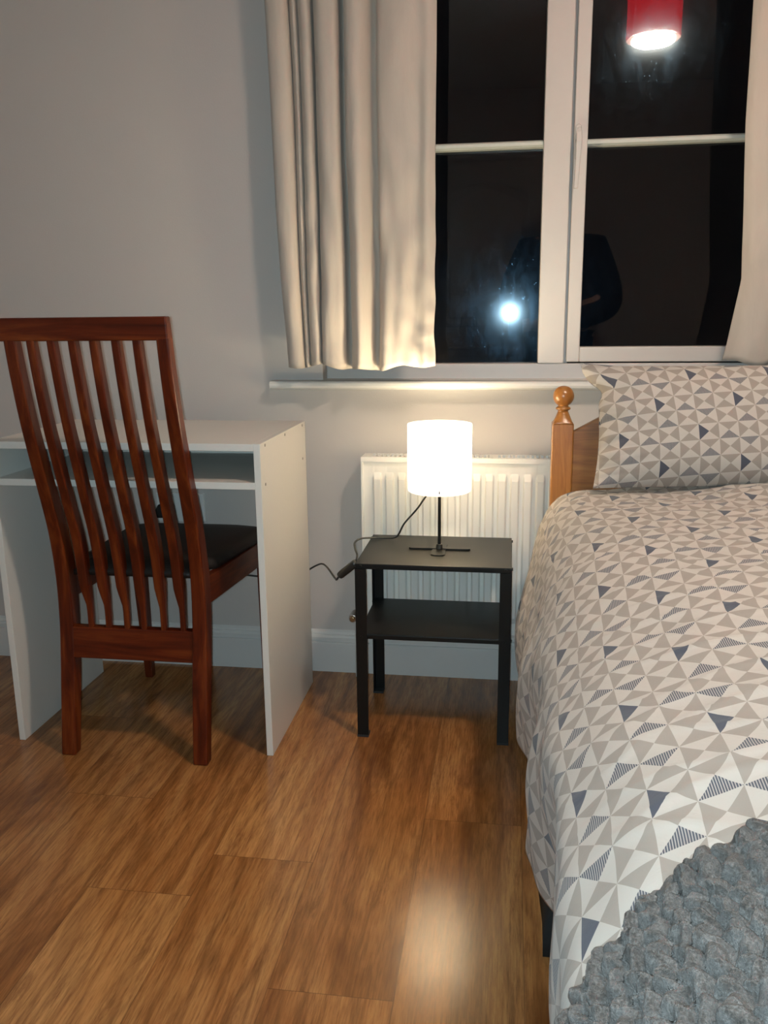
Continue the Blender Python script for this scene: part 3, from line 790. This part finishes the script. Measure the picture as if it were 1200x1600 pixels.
# lead, inline switch
bm = B()
tube(bm, [(LX, LY, 0.640), (LX - .008, LY - .004, 0.618), (-0.200, -0.262, 0.590), (-0.225, -0.245, 0.552), (-0.262, -0.215, 0.505), (-0.285, -0.190, 0.464), (-0.315, -0.174, 0.4545), (-0.350, -0.176, 0.4545),
          (-0.378, -0.200, 0.458), (-0.389, -0.232, 0.456), (-0.383, -0.262, 0.447), (-0.374, -0.285, 0.438), (-0.374, -0.298, 0.428)], 0.0024)
obj('lead', bm, M['cable'], lamp, smooth=True)
bm = B()
p0, p1 = Vector((-0.372, -0.300, 0.424)), Vector((-0.421, -0.290, 0.382)); d = (p1 - p0).normalized()
s = d.cross(Vector((0, -1, 0))).normalized(); n_ = s.cross(d)
secs = []
for t_, k in ((0, .55), (.06, .9), (.15, 1), (.85, 1), (.94, .9), (1, .55)):
    c = p0.lerp(p1, t_); secs.append([c + s * (a_ * .0095 * k) + n_ * (b_ * .010 * k) for a_, b_ in ((-1, -.7), (-.7, -1), (.7, -1), (1, -.7), (1, .7), (.7, 1), (-.7, 1), (-1, .7))])
loft(bm, secs); obj('inline_switch', bm, M['black_plastic'], lamp, smooth=True)
bm = B(); tube(bm, [p1, (-0.428, -0.285, 0.371), (-0.435, -0.27, 0.369), (-0.445, -0.25, 0.371), (-0.470, -0.20, 0.376), (-0.500, -0.13, 0.365), (-0.530, -0.088, 0.345), (-0.560, -0.080, 0.325), (-0.58, -.075, .318)], 0.0026)
obj('lead', bm, M['cable'], lamp, smooth=True)
ld = bpy.data.lights.new('table_lamp_light', 'POINT'); ld.energy = TABLE_W; ld.color = TABLE_COL; ld.shadow_soft_size = 0.028
lo = bpy.data.objects.new('table_lamp_light', ld); COL.objects.link(lo); lo.location = Vector((LX, LY, 0.728)) - Vector(lamp['_w']); lo.parent = lamp

# ------------------------------------------------------------------ pendant
pn = empty('pendant_lamp', tuple(PEND), 'red pleated drum pendant lamp hanging from the ceiling, mirrored in the right window pane', 'lamp')
bm = B(); prof = []
RS = 0.100
n = 72; rows = []
for z in (0.0, 0.006, 0.09, 0.17, 0.2):
    rows.append([bm.verts.new((PEND.x + (RS + .0018 * (k % 2)) * math.cos(2 * PI * k / n), PEND.y + (RS + .0018 * (k % 2)) * math.sin(2 * PI * k / n), PEND.z + z)) for k in range(n)])
for a, b in zip(rows, rows[1:]):
    for k in range(n): bm.faces.new((a[k], a[(k + 1) % n], b[(k + 1) % n], b[k]))
obj('shade', bm, M['red_shade'], pn, smooth=True, solid=0.0015)
bm = B(); lathe(bm, [(0.083, PEND.z - .001), (0.101, PEND.z - .001)], (PEND.x, PEND.y), 64); obj('lower_rim', bm, M['rim'], pn)
bm = B(); lathe(bm, [(0, PEND.z - .022), (0.05, PEND.z - .0205), (0.074, PEND.z - .0165), (0.082, PEND.z - .010), (0.084, PEND.z + .03), (0.0, PEND.z + .03)], (PEND.x, PEND.y), 48); obj('diffuser', bm, M['diffuser'], pn, smooth=False)
bm = B(); cyl(bm, (PEND.x, PEND.y, PEND.z + .15), (PEND.x, PEND.y, H), 0.003); obj('flex', bm, M['socket'], pn)
bm = B(); cyl(bm, (PEND.x, PEND.y, H - .03), (PEND.x, PEND.y, H), 0.02, 0.045); obj('ceiling_rose', bm, M['socket'], pn)
for k in range(3):
    a = k * 2 * PI / 3; bm = B(); cyl(bm, (PEND.x, PEND.y, PEND.z + .16), (PEND.x + RS * math.cos(a), PEND.y + RS * math.sin(a), PEND.z + .16), 0.0018, n=8); obj('spoke', bm, M['socket'], pn)
pd = bpy.data.lights.new('pendant_light', 'POINT'); pd.energy = PEND_W; pd.color = PEND_COL; pd.shadow_soft_size = 0.03
po = bpy.data.objects.new('pendant_light', pd); COL.objects.link(po); po.location = Vector((0, 0, 0.12)); po.parent = pn

# ------------------------------------------------------------------ bed
BX0, BX1, BY0, BY1 = 0.104, 1.50, -0.20, -2.14
bed = empty('bed', (0.80, -1.15, 0), 'double bed with an orange pine headboard and turned post, right of the black side table', 'bed')
def bedpost(x0, x1, y0, y1, zt):
    cx, cy = (x0 + x1) / 2, (y0 + y1) / 2; hw = (x1 - x0) / 2
    bm = B(); box(bm, x0, x1, y0, y1, 0, zt); p = obj('post', bm, M['pine_z'], bed, bevel=0.003, seg=3)
    bm = B()
    # square shoulder that blends to the round neck
    secs = []
    for t_ in (0, .15, .35, .6, .85, 1.0):
        z = zt - 0.001 + 0.030 * t_; ring = []
        rr = hw * 1.0 + (0.0125 - hw) * (t_ ** 0.85)
        for k in range(32):
            a = 2 * PI * k / 32
            sq = 1 / max(abs(math.cos(a)), abs(math.sin(a)))
            blend = max(0, 1 - t_ * 1.5)
            ring.append((cx + rr * math.cos(a) * (1 + (sq - 1) * blend), cy + rr * math.sin(a) * (1 + (sq - 1) * blend), z))
        secs.append(ring)
    loft(bm, secs)
    z = zt + 0.029
    prof = [(0.0125, z), (0.0125, z + .002), (0.0165, z + .004), (0.0185, z + .007), (0.0165, z + .010), (0.0125, z + .012), (0.0125, z + .0135)]
    zc = z + .0135 + .0235; r = 0.0255
    for k in range(3, 19):
        a = PI * k / 18; prof.append((r * math.sin(a) if k < 18 else 0, zc - r * math.cos(a)))
    lathe(bm, prof, (cx, cy), 32)
    obj('turned_finial', bm, M['pine_z'], p, smooth=True)
bedpost(0.104, 0.156, -0.201, -0.150, 0.762)
bedpost(1.448, 1.50, -0.201, -0.150, 0.762)
bm = B()
P = [(0.156, 0.25), (0.156, 0.742)]
for k in range(17):
    t_ = k / 16; x = 0.156 + 1.292 * t_; P.append((x, 0.742 + 0.125 * math.sin(PI * t_) ** 0.62))
P += [(1.448, 0.25)]
# remove duplicates
Q = []
for p in P:
    if not Q or (abs(p[0] - Q[-1][0]) + abs(p[1] - Q[-1][1])) > 1e-4: Q.append(p)
prism(bm, Q, 'y', -0.188, -0.166); obj('headboard', bm, M['pine_x'], bed, bevel=0.002)
bm = B(); box(bm, 0.125, 0.150, -2.10, -0.201, 0.24, 0.36); obj('side_rail', bm, M['pine_x'], bed, bevel=0.002)
bm = B(); box(bm, 1.455, 1.48, -2.10, -0.201, 0.24, 0.36); obj('side_rail', bm, M['pine_x'], bed, bevel=0.002)
for x0 in (0.12, 1.44):
    bm = B(); box(bm, x0, x0 + .05, -2.15, -2.10, 0, 0.42); obj('foot_leg', bm, M['pine_z'], bed, bevel=0.003)
bm = B(); box(bm, 0.17, 1.44, -2.135, -2.11, 0.24, 0.40); obj('foot_rail', bm, M['pine_x'], bed, bevel=0.002)
bm = B(); box(bm, 0.150, 1.455, -2.10, -0.201, 0.27, 0.30); obj('slat_base', bm, M['pine_x'], bed)
mt = obj('mattress', box(B(), 0.145, 1.46, -2.09, -0.205, 0.301, 0.52), M['mattress'], None, origin=(0.8, -1.15, 0.30), bevel=0.04, seg=5)
tag(mt, 'white mattress on the pine bed, beneath the duvet', 'mattress')

# duvet: a family of cross-sections from the left hem over the top to the right hem
def sec(y):
    """control polyline (x, z) of the duvet at depth y"""
    near = min(1, max(0, (-y - 0.45) / 0.6))
    xh = smooth_tab([(-2.3, .075), (-1.9, .068), (-1.5, .070), (-1.4, .082), (-1.3, .076), (-1.2, .060), (-1.1, .046), (-1.0, .058), (-.9, .046), (-.8, .036), (-.7, .036), (-.6, .026), (-.5, .034), (-.3, .040), (-.2, .055)], y)
    zh = 0.20 + 0.015 * math.sin(y * 7)
    f = lambda a, b: a + (b - a) * near
    return [(xh + .004, zh, 0), (xh, zh + .08, 0), (f(xh + .004, xh - .006), .37, 0), (f(.058, .062), .45, 0), (f(.084, .094), f(.532, .498), 0), (f(.115, .142), f(.584, .541), 0),
            (f(.160, .208), f(.610, .573), 0), (f(.24, .28), f(.618, .600), 0), (.40, f(.628, .618), 0), (.62, f(.648, .632), 0), (.95, .645, 0), (1.25, .62, 0), (1.42, .56, 0), (1.50, .46, 0), (1.53, .30, 0), (1.53, .2, 0)]
CELL = 0.0495
NSX = 200
def section_pts(y):
    P = catmull(sec(y), 12)
    L = [0.0]
    for a, b in zip(P, P[1:]): L.append(L[-1] + (b - a).length)
    tot = L[-1]; out = []; j = 0
    # denser sampling for the left half (the half that can be seen)
    for i in range(NSX + 1):
        u = i / NSX; s = tot * (0.55 * u + 0.45 * u * u)
        while j < len(L) - 2 and L[j + 1] < s: j += 1
        t_ = (s - L[j]) / max(1e-9, L[j + 1] - L[j]); p = P[j].lerp(P[j + 1], t_); out.append((p.x, p.y, s))
    return out
def duvet_surface(y0, y1, NY):
    rows = []
    for j in range(NY + 1):
        y = y0 + (y1 - y0) * j / NY
        S_ = section_pts(y); row = []
        for i, (x, z, s) in enumerate(S_):
            # normal in section
            a = S_[max(i - 1, 0)]; b = S_[min(i + 1, NSX)]
            tx, tz = b[0] - a[0], b[1] - a[1]; l = math.hypot(tx, tz) or 1; nx, nz = -tz / l, tx / l
            side = max(0, min(1, (0.56 - z) / 0.12)) if x < 0.7 else max(0, min(1, (0.56 - z) / 0.12))
            q = Vector((x, y, z))
            w1 = noise.noise(Vector((s * 2.6, y * 3.1, 1.0)))
            # diagonal drape folds on the hanging side, soft lumps and creases on top
            fold = math.sin(y * 17 + z * 9 + 2.2 * noise.noise(Vector((y * 2.0, z * 3, 4)))) * 0.0095 + math.sin(y * 41 - z * 22 + 3 * noise.noise(Vector((y * 3, z * 5, 8)))) * 0.0040
            fold *= max(0.35, min(1, (0.46 - z) / 0.2 + .35))
            lump = 0.010 * w1 + 0.0042 * noise.noise(Vector((s * 9, y * 9, 3.0))) 
            cr = 1 - abs(noise.noise(Vector((s * 5 + 3 * y, y * 14, 6.0)))) * 2
            cr = max(0, cr) ** 6 * 0.0045
            far = max(0, min(1, (y + 0.75) / 0.45))
            cr += far * 0.005 * noise.noise(Vector((s * 7, y * 42, 2)))
            d = side * fold + (1 - side) * (lump + cr)
            e = max(0, (y - (y0 - 0.05)) / 0.05)        # roll the head end down
            zz = z + nz * d - 0.035 * e * e * (1 if z > .5 else z / .5)
            row.append((x + nx * d, y, zz, s))
        rows.append(row)
    return rows
def sheet(name, rows, matl, cell, label, cat, solid, origin):
    bm = B(); uv = bm.loops.layers.uv.new('UVMap')
    V = [[bm.verts.new(p[:3]) for p in r] for r in rows]
    # arc length down the bed
    for j in range(len(V) - 1):
        for i in range(len(V[0]) - 1):
            f = bm.faces.new((V[j][i], V[j + 1][i], V[j + 1][i + 1], V[j][i + 1])); idx = ((j, i), (j + 1, i), (j + 1, i + 1), (j, i + 1))
            for lp, (a, b) in zip(f.loops, idx):
                p = rows[a][b]; u_, v_ = p[3] / cell[0] + cell[2], p[1] / cell[1] + cell[3]; lp[uv].uv = (1.083 * u_ - .066 * v_ - 9.279, -.109 * u_ + .954 * v_ + 26.691)
    o = obj(name, bm, matl, None, origin=origin, smooth=True, solid=solid, flip=False)
    if solid: o.modifiers['thickness'].offset = -1
    tag(o, label, cat); return o
rows = duvet_surface(-0.235, -2.17, 300)
sheet('duvet', rows, M['print'], (CELL, CELL, 0.2, 0.35), 'duvet printed with white, taupe and navy triangles, spread over the bed', 'duvet', 0.012, (0.8, -1.2, 0.2))

# pillow propped on the headboard
bm = B(); uv = bm.loops.layers.uv.new('UVMap')
C0 = Vector((0.545, -0.272, 0.770)); ev = Vector((0, 0.40, 0.917)).normalized(); ex = Vector((1, 0, 0.012)).normalized(); en = Vector((0, -0.917, 0.40))
NA, NB = 110, 64; PU, PV = 0.45, 0.1
def pil(a, b, side):
    hw = 0.350; hh = 0.150
    cx = 1 - 0.040 * (1 - b * b) ; 
    x = a * hw * cx; y = b * hh * (1 - 0.05 * (1 - a * a))
    if a < -0.8 and b > 0.45:
        k = min(1, (-a - 0.8) / 0.2) * min(1, (b - 0.45) / 0.4); x -= 0.030 * k; y += 0.008 * k
    if a < -.8 and .25 < b < .75: x += 0.016 * math.exp(-((b - .55) / .10) ** 2) * min(1, (-a - .8) / .2)
    ta = max(0, 1 - abs(a) ** 3.2); tb = max(0, 1 - abs(b) ** 2.6)
    t_ = 0.082 * (ta ** 0.5) * (tb ** 0.55)
    if side > 0:
        t_ += 0.006 * noise.noise(Vector((a * 3, b * 3, 1))) * tb
        edge = (1 - ta) ; t_ += 0.010 * edge * noise.noise(Vector((a * 9, b * 11, 5))) 
        t_ += 0.006 * max(0, abs(a) - .75) * 4 * math.sin(b * 16 + 2 * a) * tb
        if b > .55: t_ -= 0.010 * math.exp(-((a - 0.55) / .05) ** 2) * (b - .55) / .45 * 2
    else: t_ *= 0.35
    return C0 + ex * x + ev * y + en * (t_ if side > 0 else -t_)
for side in (1, -1):
    G = [[bm.verts.new(pil(2 * i / NA - 1, 2 * j / NB - 1, side)) for i in range(NA + 1)] for j in range(NB + 1)]
    for j in range(NB):
        for i in range(NA):
            idx = ((j, i), (j, i + 1), (j + 1, i + 1), (j + 1, i))
            f = bm.faces.new([G[a][b] for a, b in (idx if side > 0 else idx[::-1])])
            for lp, (a, b) in zip(f.loops, idx if side > 0 else idx[::-1]):
                A = 2 * b / NA - 1; Bv = 2 * a / NB - 1
                # cloth length follows the bulge
                u_, v_ = A * 8.75 + PU + (0 if side > 0 else .5), Bv * 3.62 + PV
                lp[uv].uv = (.911 * u_ + .111 * v_ + 5.696, -.072 * u_ + 1.11 * v_ + 3.215)
bmesh.ops.remove_doubles(bm, verts=bm.verts, dist=1e-5)
pw = obj('pillow', bm, M['print'], None, origin=(0.545, -0.29, 0.62), smooth=True, flip=False)
tag(pw, 'plump pillow in triangle-print case, propped upright against the pine headboard', 'pillow')

# plush throw over the foot end
TH = 0.016
def throw():
    y0, y1 = -1.50, -2.30
    base = duvet_surface(y0 + 0.20, y1, 240)
    NYR = len(base) - 1
    bm = B()
    # parametrise the duvet surface by (s, y); the throw has a slanting leading edge
    def at(s, y):
        j = (y - (y0 + 0.20)) / (y1 - (y0 + 0.20)) * NYR; j = max(0, min(NYR - 1e-6, j)); j0 = int(j); fj = j - j0
        def row(r):
            lo, hi = 0, len(r) - 1
            while hi - lo > 1:
                mid = (lo + hi) // 2
                if r[mid][3] <= s: lo = mid
                else: hi = mid
            t_ = (s - r[lo][3]) / max(1e-9, r[hi][3] - r[lo][3]); return Vector(r[lo][:3]).lerp(Vector(r[hi][:3]), t_)
        return row(base[j0]).lerp(row(base[min(j0 + 1, NYR)]), fj)
    NU, NV = 560, 440
    s0, s1 = 0.06, 1.25
    P = []
    for j in range(NV + 1):
        v = j / NV; r = []
        for i in range(NU + 1):
            u = i / NU; s = s0 + (s1 - s0) * (0.45 * u + 0.55 * u ** 3)
            lead = lerp_tab([(0.06, -1.74), (0.16, -1.78), (0.224, -1.75), (0.262, -1.745), (0.308, -1.71), (0.34, -1.69), (0.388, -1.655), (0.446, -1.635), (0.50, -1.62), (0.70, -1.59), (1.3, -1.56)], s)
            lead += 0.006 * math.sin(s * 130) 
            y = lead + (y1 + 0.02 - lead) * v
            r.append((s, y, v, u))
        P.append(r)
    base_pts = [[at(s, y) for (s, y, v, u) in r] for r in P]
    rows = []
    for j in range(NV + 1):
        row = []
        for i in range(NU + 1):
            p = base_pts[j][i]
            a = base_pts[j][max(i - 12, 0)]; b = base_pts[j][min(i + 12, NU)]; c = base_pts[max(j - 10, 0)][i]; d_ = base_pts[min(j + 10, NV)][i]
            nrm = (b - a).cross(c - d_)
            nrm = nrm.normalized() if nrm.length > 1e-12 else Vector((0, 0, 1))
            if nrm.dot(Vector((-1 if s < .55 else 1, 0, 1.2))) < 0: nrm = -nrm
            s, y, v, u = P[j][i]
            # herringbone of plush tufts: zig-zag columns of rounded scallops
            vv = y / 0.0225 + .25 * noise.noise(Vector((s * 9, y * 9, 4))); uu = (s + 0.15 * y) / 0.0180 + 0.42 * (2 * abs((vv % 1.0) - 0.5) - .5) + .35 * noise.noise(Vector((s * 14, y * 14, 5)))
            kx = math.floor(uu); fx = uu - kx - 0.5
            ph = vv + (0.5 if int(kx) % 2 else 0.0) + fx * 0.55 + .22 * noise.noise(Vector((s * 12, y * 12, 0)))
            fy = (ph % 1.0) - 0.5
            tuft = max(0, 1 - (fx * 2) ** 2 * 0.95) * (0.42 + 0.58 * max(0, 1 - (fy * 2) ** 2))
            hgt = 0.0160 * tuft ** 0.75 + 0.0042 * noise.noise(Vector((s * 60, y * 60, 2))) + 0.0030 * noise.noise(Vector((s * 170, y * 170, 7)))
            edge = min(1, v * 14) ** 0.5 * min(1, u * 40 + .2) ** 0.5
            wave = 0.010 * (1 + noise.noise(Vector((s * 3.5, y * 3.5, 9))))
            q = p + nrm * (0.002 + (TH + wave) * edge + hgt * (0.35 + 0.65 * edge))
            row.append(bm.verts.new(q))
        rows.append(row)
    for a, b in zip(rows, rows[1:]):
        for i in range(NU): bm.faces.new((a[i], b[i], b[i + 1], a[i + 1]))
    o = obj('throw_blanket', bm, M['blanket'], None, origin=(0.5, -1.9, 0.6), smooth=True, flip=False)
    tag(o, 'fluffy grey plush throw with a tufted zigzag texture, lying over the foot of the duvet', 'blanket')
throw()

# black storage bags on the floor under the bed
def bag(name, cx, cy, sx, sy, sz, lab, seed):
    bm = B()
    bmesh.ops.create_cube(bm, size=1.0); bmesh.ops.subdivide_edges(bm, edges=bm.edges, cuts=5, use_grid_fill=True)
    for v in bm.verts:
        n_ = noise.noise(Vector((v.co.x * 2, v.co.y * 2, v.co.z * 2 + seed)))
        sl = 1 - 0.16 * (v.co.z + .5)
        v.co = Vector((cx + v.co.x * sx * sl * (1 + .05 * n_), cy + v.co.y * sy * sl * (1 + .05 * n_), max(0.0, (v.co.z + .5) * sz * (1 + .08 * n_))))
    o = obj(name, bm, M['black_fabric'], None, origin=(cx, cy, 0), smooth=True, bevel=0)
    tag(o, lab, 'storage bag')
bag('storage_bag', 0.235, -0.985, 0.325, 0.25, 0.16, 'black fabric storage bag poking out under the duvet edge, farther of two', 1)
bag('storage_bag', 0.250, -1.40, 0.325, 0.44, 0.17, 'black fabric storage bag under the bed, nearest the camera, mostly hidden by the duvet', 4)

# ------------------------------------------------------------------ phone and photographer (behind the camera, mirrored faintly in the glass)
ph = empty('phone', tuple(CAM - FWD * 0.010), 'black phone with its torch lit, held by the photographer mirrored in the window', 'phone')
def pbox(bm, a0, a1, b0, b1, c0, c1):
    v = [bm.verts.new(CAM + RIGHT * a + UP * b + FWD * c) for c in (c0, c1) for b in (b0, b1) for a in (a0, a1)]
    for f in ((0, 1, 3, 2), (4, 6, 7, 5), (0, 4, 5, 1), (2, 3, 7, 6), (0, 2, 6, 4), (1, 5, 7, 3)): bm.faces.new([v[i] for i in f])
bm = B(); pbox(bm, -0.020, 0.055, -0.130, 0.022, -0.016, -0.008); obj('phone_body', bm, M['phone'], ph, bevel=0.003)
bm = B()
c = CAM + RIGHT * -0.013 + UP * 0.0 - FWD * 0.0072
cyl(bm, c, c + FWD * 0.0006, 0.0070, n=20); obj('torch_light', bm, M['torch'], ph)

def skin(name, verts, edges, radii, mat, parent, root=0, sub=2):
    me = bpy.data.meshes.new(name); pw_ = Vector(parent['_w']) if parent is not None else Vector((0, 0, 0))
    me.from_pydata([Vector(v) - pw_ for v in verts], edges, []); o = bpy.data.objects.new(name, me); COL.objects.link(o)
    o['_w'] = tuple(pw_); o.parent = parent; me.materials.append(mat)
    md = o.modifiers.new('skin', 'SKIN'); md.use_smooth_shade = True
    sv = me.skin_vertices[0].data
    for i, r in enumerate(radii): sv[i].radius = r if isinstance(r, tuple) else (r, r)
    sv[root].use_root = True
    md = o.modifiers.new('subsurf', 'SUBSURF'); md.levels = sub; md.render_levels = sub
    return o
PX, PY = 0.27, -2.66
person = empty('person', (PX, PY, 0), 'standing person in dark jumper and jeans, dimly mirrored in the window', 'person')
hold = CAM + RIGHT * 0.075 - UP * 0.07 - FWD * 0.02
V = [(PX, PY, .93), (PX, PY, 1.12), (PX, PY - .01, 1.32), (PX, PY, 1.45), (PX, PY + .02, 1.56),
     (PX - .19, PY, 1.38), (PX - .26, PY + .02, 1.14), (-0.03, -2.43, 0.985),
     (PX + .19, PY, 1.38), (PX + .30, PY + .03, 1.12), (hold.x + .02, hold.y - .02, hold.z - .01),
     (PX - .10, PY, .86), (PX - .11, PY + .02, .48), (PX - .11, PY - .02, .07), (PX - .12, PY + .12, .035),
     (PX + .10, PY, .86), (PX + .11, PY + .02, .48), (PX + .11, PY - .02, .07), (PX + .12, PY + .12, .035)]
Ed = [(0, 1), (1, 2), (2, 3), (3, 4), (2, 5), (5, 6), (6, 7), (2, 8), (8, 9), (9, 10), (0, 11), (11, 12), (12, 13), (13, 14), (0, 15), (15, 16), (16, 17), (17, 18)]
Rd = [(.15, .11), (.13, .10), (.15, .11), .055, .05, .07, .045, .026, .07, .045, .026, .085, .06, .04, .035, .085, .06, .04, .035]
skin('body', V, Ed, Rd, M['skin'], person)
# head with face
bm = B(); HC = Vector((PX - .005, PY + .045, 1.655))
bmesh.ops.create_uvsphere(bm, u_segments=32, v_segments=24, radius=1.0)
for v in bm.verts:
    x, y, z = v.co
    k = 1 - 0.22 * max(0, -z)
    fy = y * 0.095
    if y > 0.5:
        fy += 0.020 * math.exp(-(x / .16) ** 2 - ((z + .12) / .16) ** 2)       # nose
        fy -= 0.008 * (math.exp(-((abs(x) - .36) / .14) ** 2 - ((z - .05) / .10) ** 2))  # eye sockets
        fy += 0.004 * math.exp(-(x / .3) ** 2 - ((abs(z + .46) - .05) / .04) ** 2)        # lips
    v.co = HC + Vector((x * 0.076 * k, fy, z * 0.118))
hd = obj('head', bm, M['skin'], person, smooth=True)
for s in (-1, 1):
    bm = B(); bmesh.ops.create_uvsphere(bm, u_segments=12, v_segments=8, radius=1.0)
    for v in bm.verts: v.co = HC + Vector((s * .078 + v.co.x * .008, v.co.y * .018 - .005, v.co.z * .03 - .005))
    obj('ear', bm, M['skin'], hd, smooth=True)
bm = B(); bmesh.ops.create_uvsphere(bm, u_segments=28, v_segments=18, radius=1.0)
for v in list(bm.verts):
    x, y, z = v.co
    n_ = .03 * noise.noise(Vector((x * 6, y * 6, z * 3)))
    v.co = HC + Vector((x * (.086 + n_ * .1), y * .092 - .022, z * .125 + .012 - (0.06 if (y < 0 and z < 0) else 0)))
bmesh.ops.delete(bm, geom=[v for v in bm.verts if (v.co.y - HC.y) > 0.055 and v.co.z < HC.z + .05], context='VERTS')
obj('hair', bm, M['hair'], person, smooth=True)
V = [(PX, PY, .88), (PX, PY, 1.12), (PX, PY - .01, 1.31), (PX, PY, 1.43), (PX - .19, PY, 1.365), (PX - .27, PY + .02, 1.13), (-0.01, -2.47, 0.99), (PX + .19, PY, 1.365), (PX + .29, PY + .03, 1.05), (hold.x + .05, hold.y - .05, hold.z - .01)]
skin('jumper', V, [(0, 1), (1, 2), (2, 3), (2, 4), (4, 5), (5, 6), (2, 7), (7, 8), (8, 9)], [(.24, .15), (.25, .15), (.20, .14), .075, .10, .09, .045, .11, .10, .045], M['hoodie'], person)
V = [(PX, PY, .92), (PX - .10, PY, .84), (PX - .11, PY + .02, .48), (PX - .11, PY - .02, .09), (PX + .10, PY, .84), (PX + .11, PY + .02, .48), (PX + .11, PY - .02, .09)]
skin('jeans', V, [(0, 1), (1, 2), (2, 3), (0, 4), (4, 5), (5, 6)], [(.165, .125), .105, .08, .06, .105, .08, .06], M['jeans'], person)
# fingers closed round the phone's edges
for side in (-1, 1):
    base = CAM + RIGHT * (-0.045 if side < 0 else 0.085) - UP * 0.075 - FWD * 0.03
    skin('palm', [base - UP * .03, base + UP * .0, base + UP * .03], [(0, 1), (1, 2)], [(.018, .012), (.022, .013), (.02, .012)], M['skin'], person, sub=1)
    for k in range(4):
        ln = (0.9, 1.0, 0.95, 0.78)[k]
        b0 = base + UP * (.035 - .02 * k); e = RIGHT * (-side)
        pts = [b0, b0 + e * (-.002) + FWD * .028 * ln, b0 + e * .016 + FWD * .032, b0 + e * .028 * ln + FWD * .028]
        skin('finger', pts, [(0, 1), (1, 2), (2, 3)], [.0085, .008, .0075, .006], M['skin'], person, sub=1)
    t0 = base - UP * .02; e = RIGHT * (-side)
    skin('thumb', [t0, t0 + e * .018 + UP * .018 - FWD * .004, t0 + e * .034 + UP * .04 + FWD * .004], [(0, 1), (1, 2)], [.011, .0095, .0075], M['skin'], person, sub=1)

for o in list(bpy.data.objects):
    if '_w' in o: del o['_w']
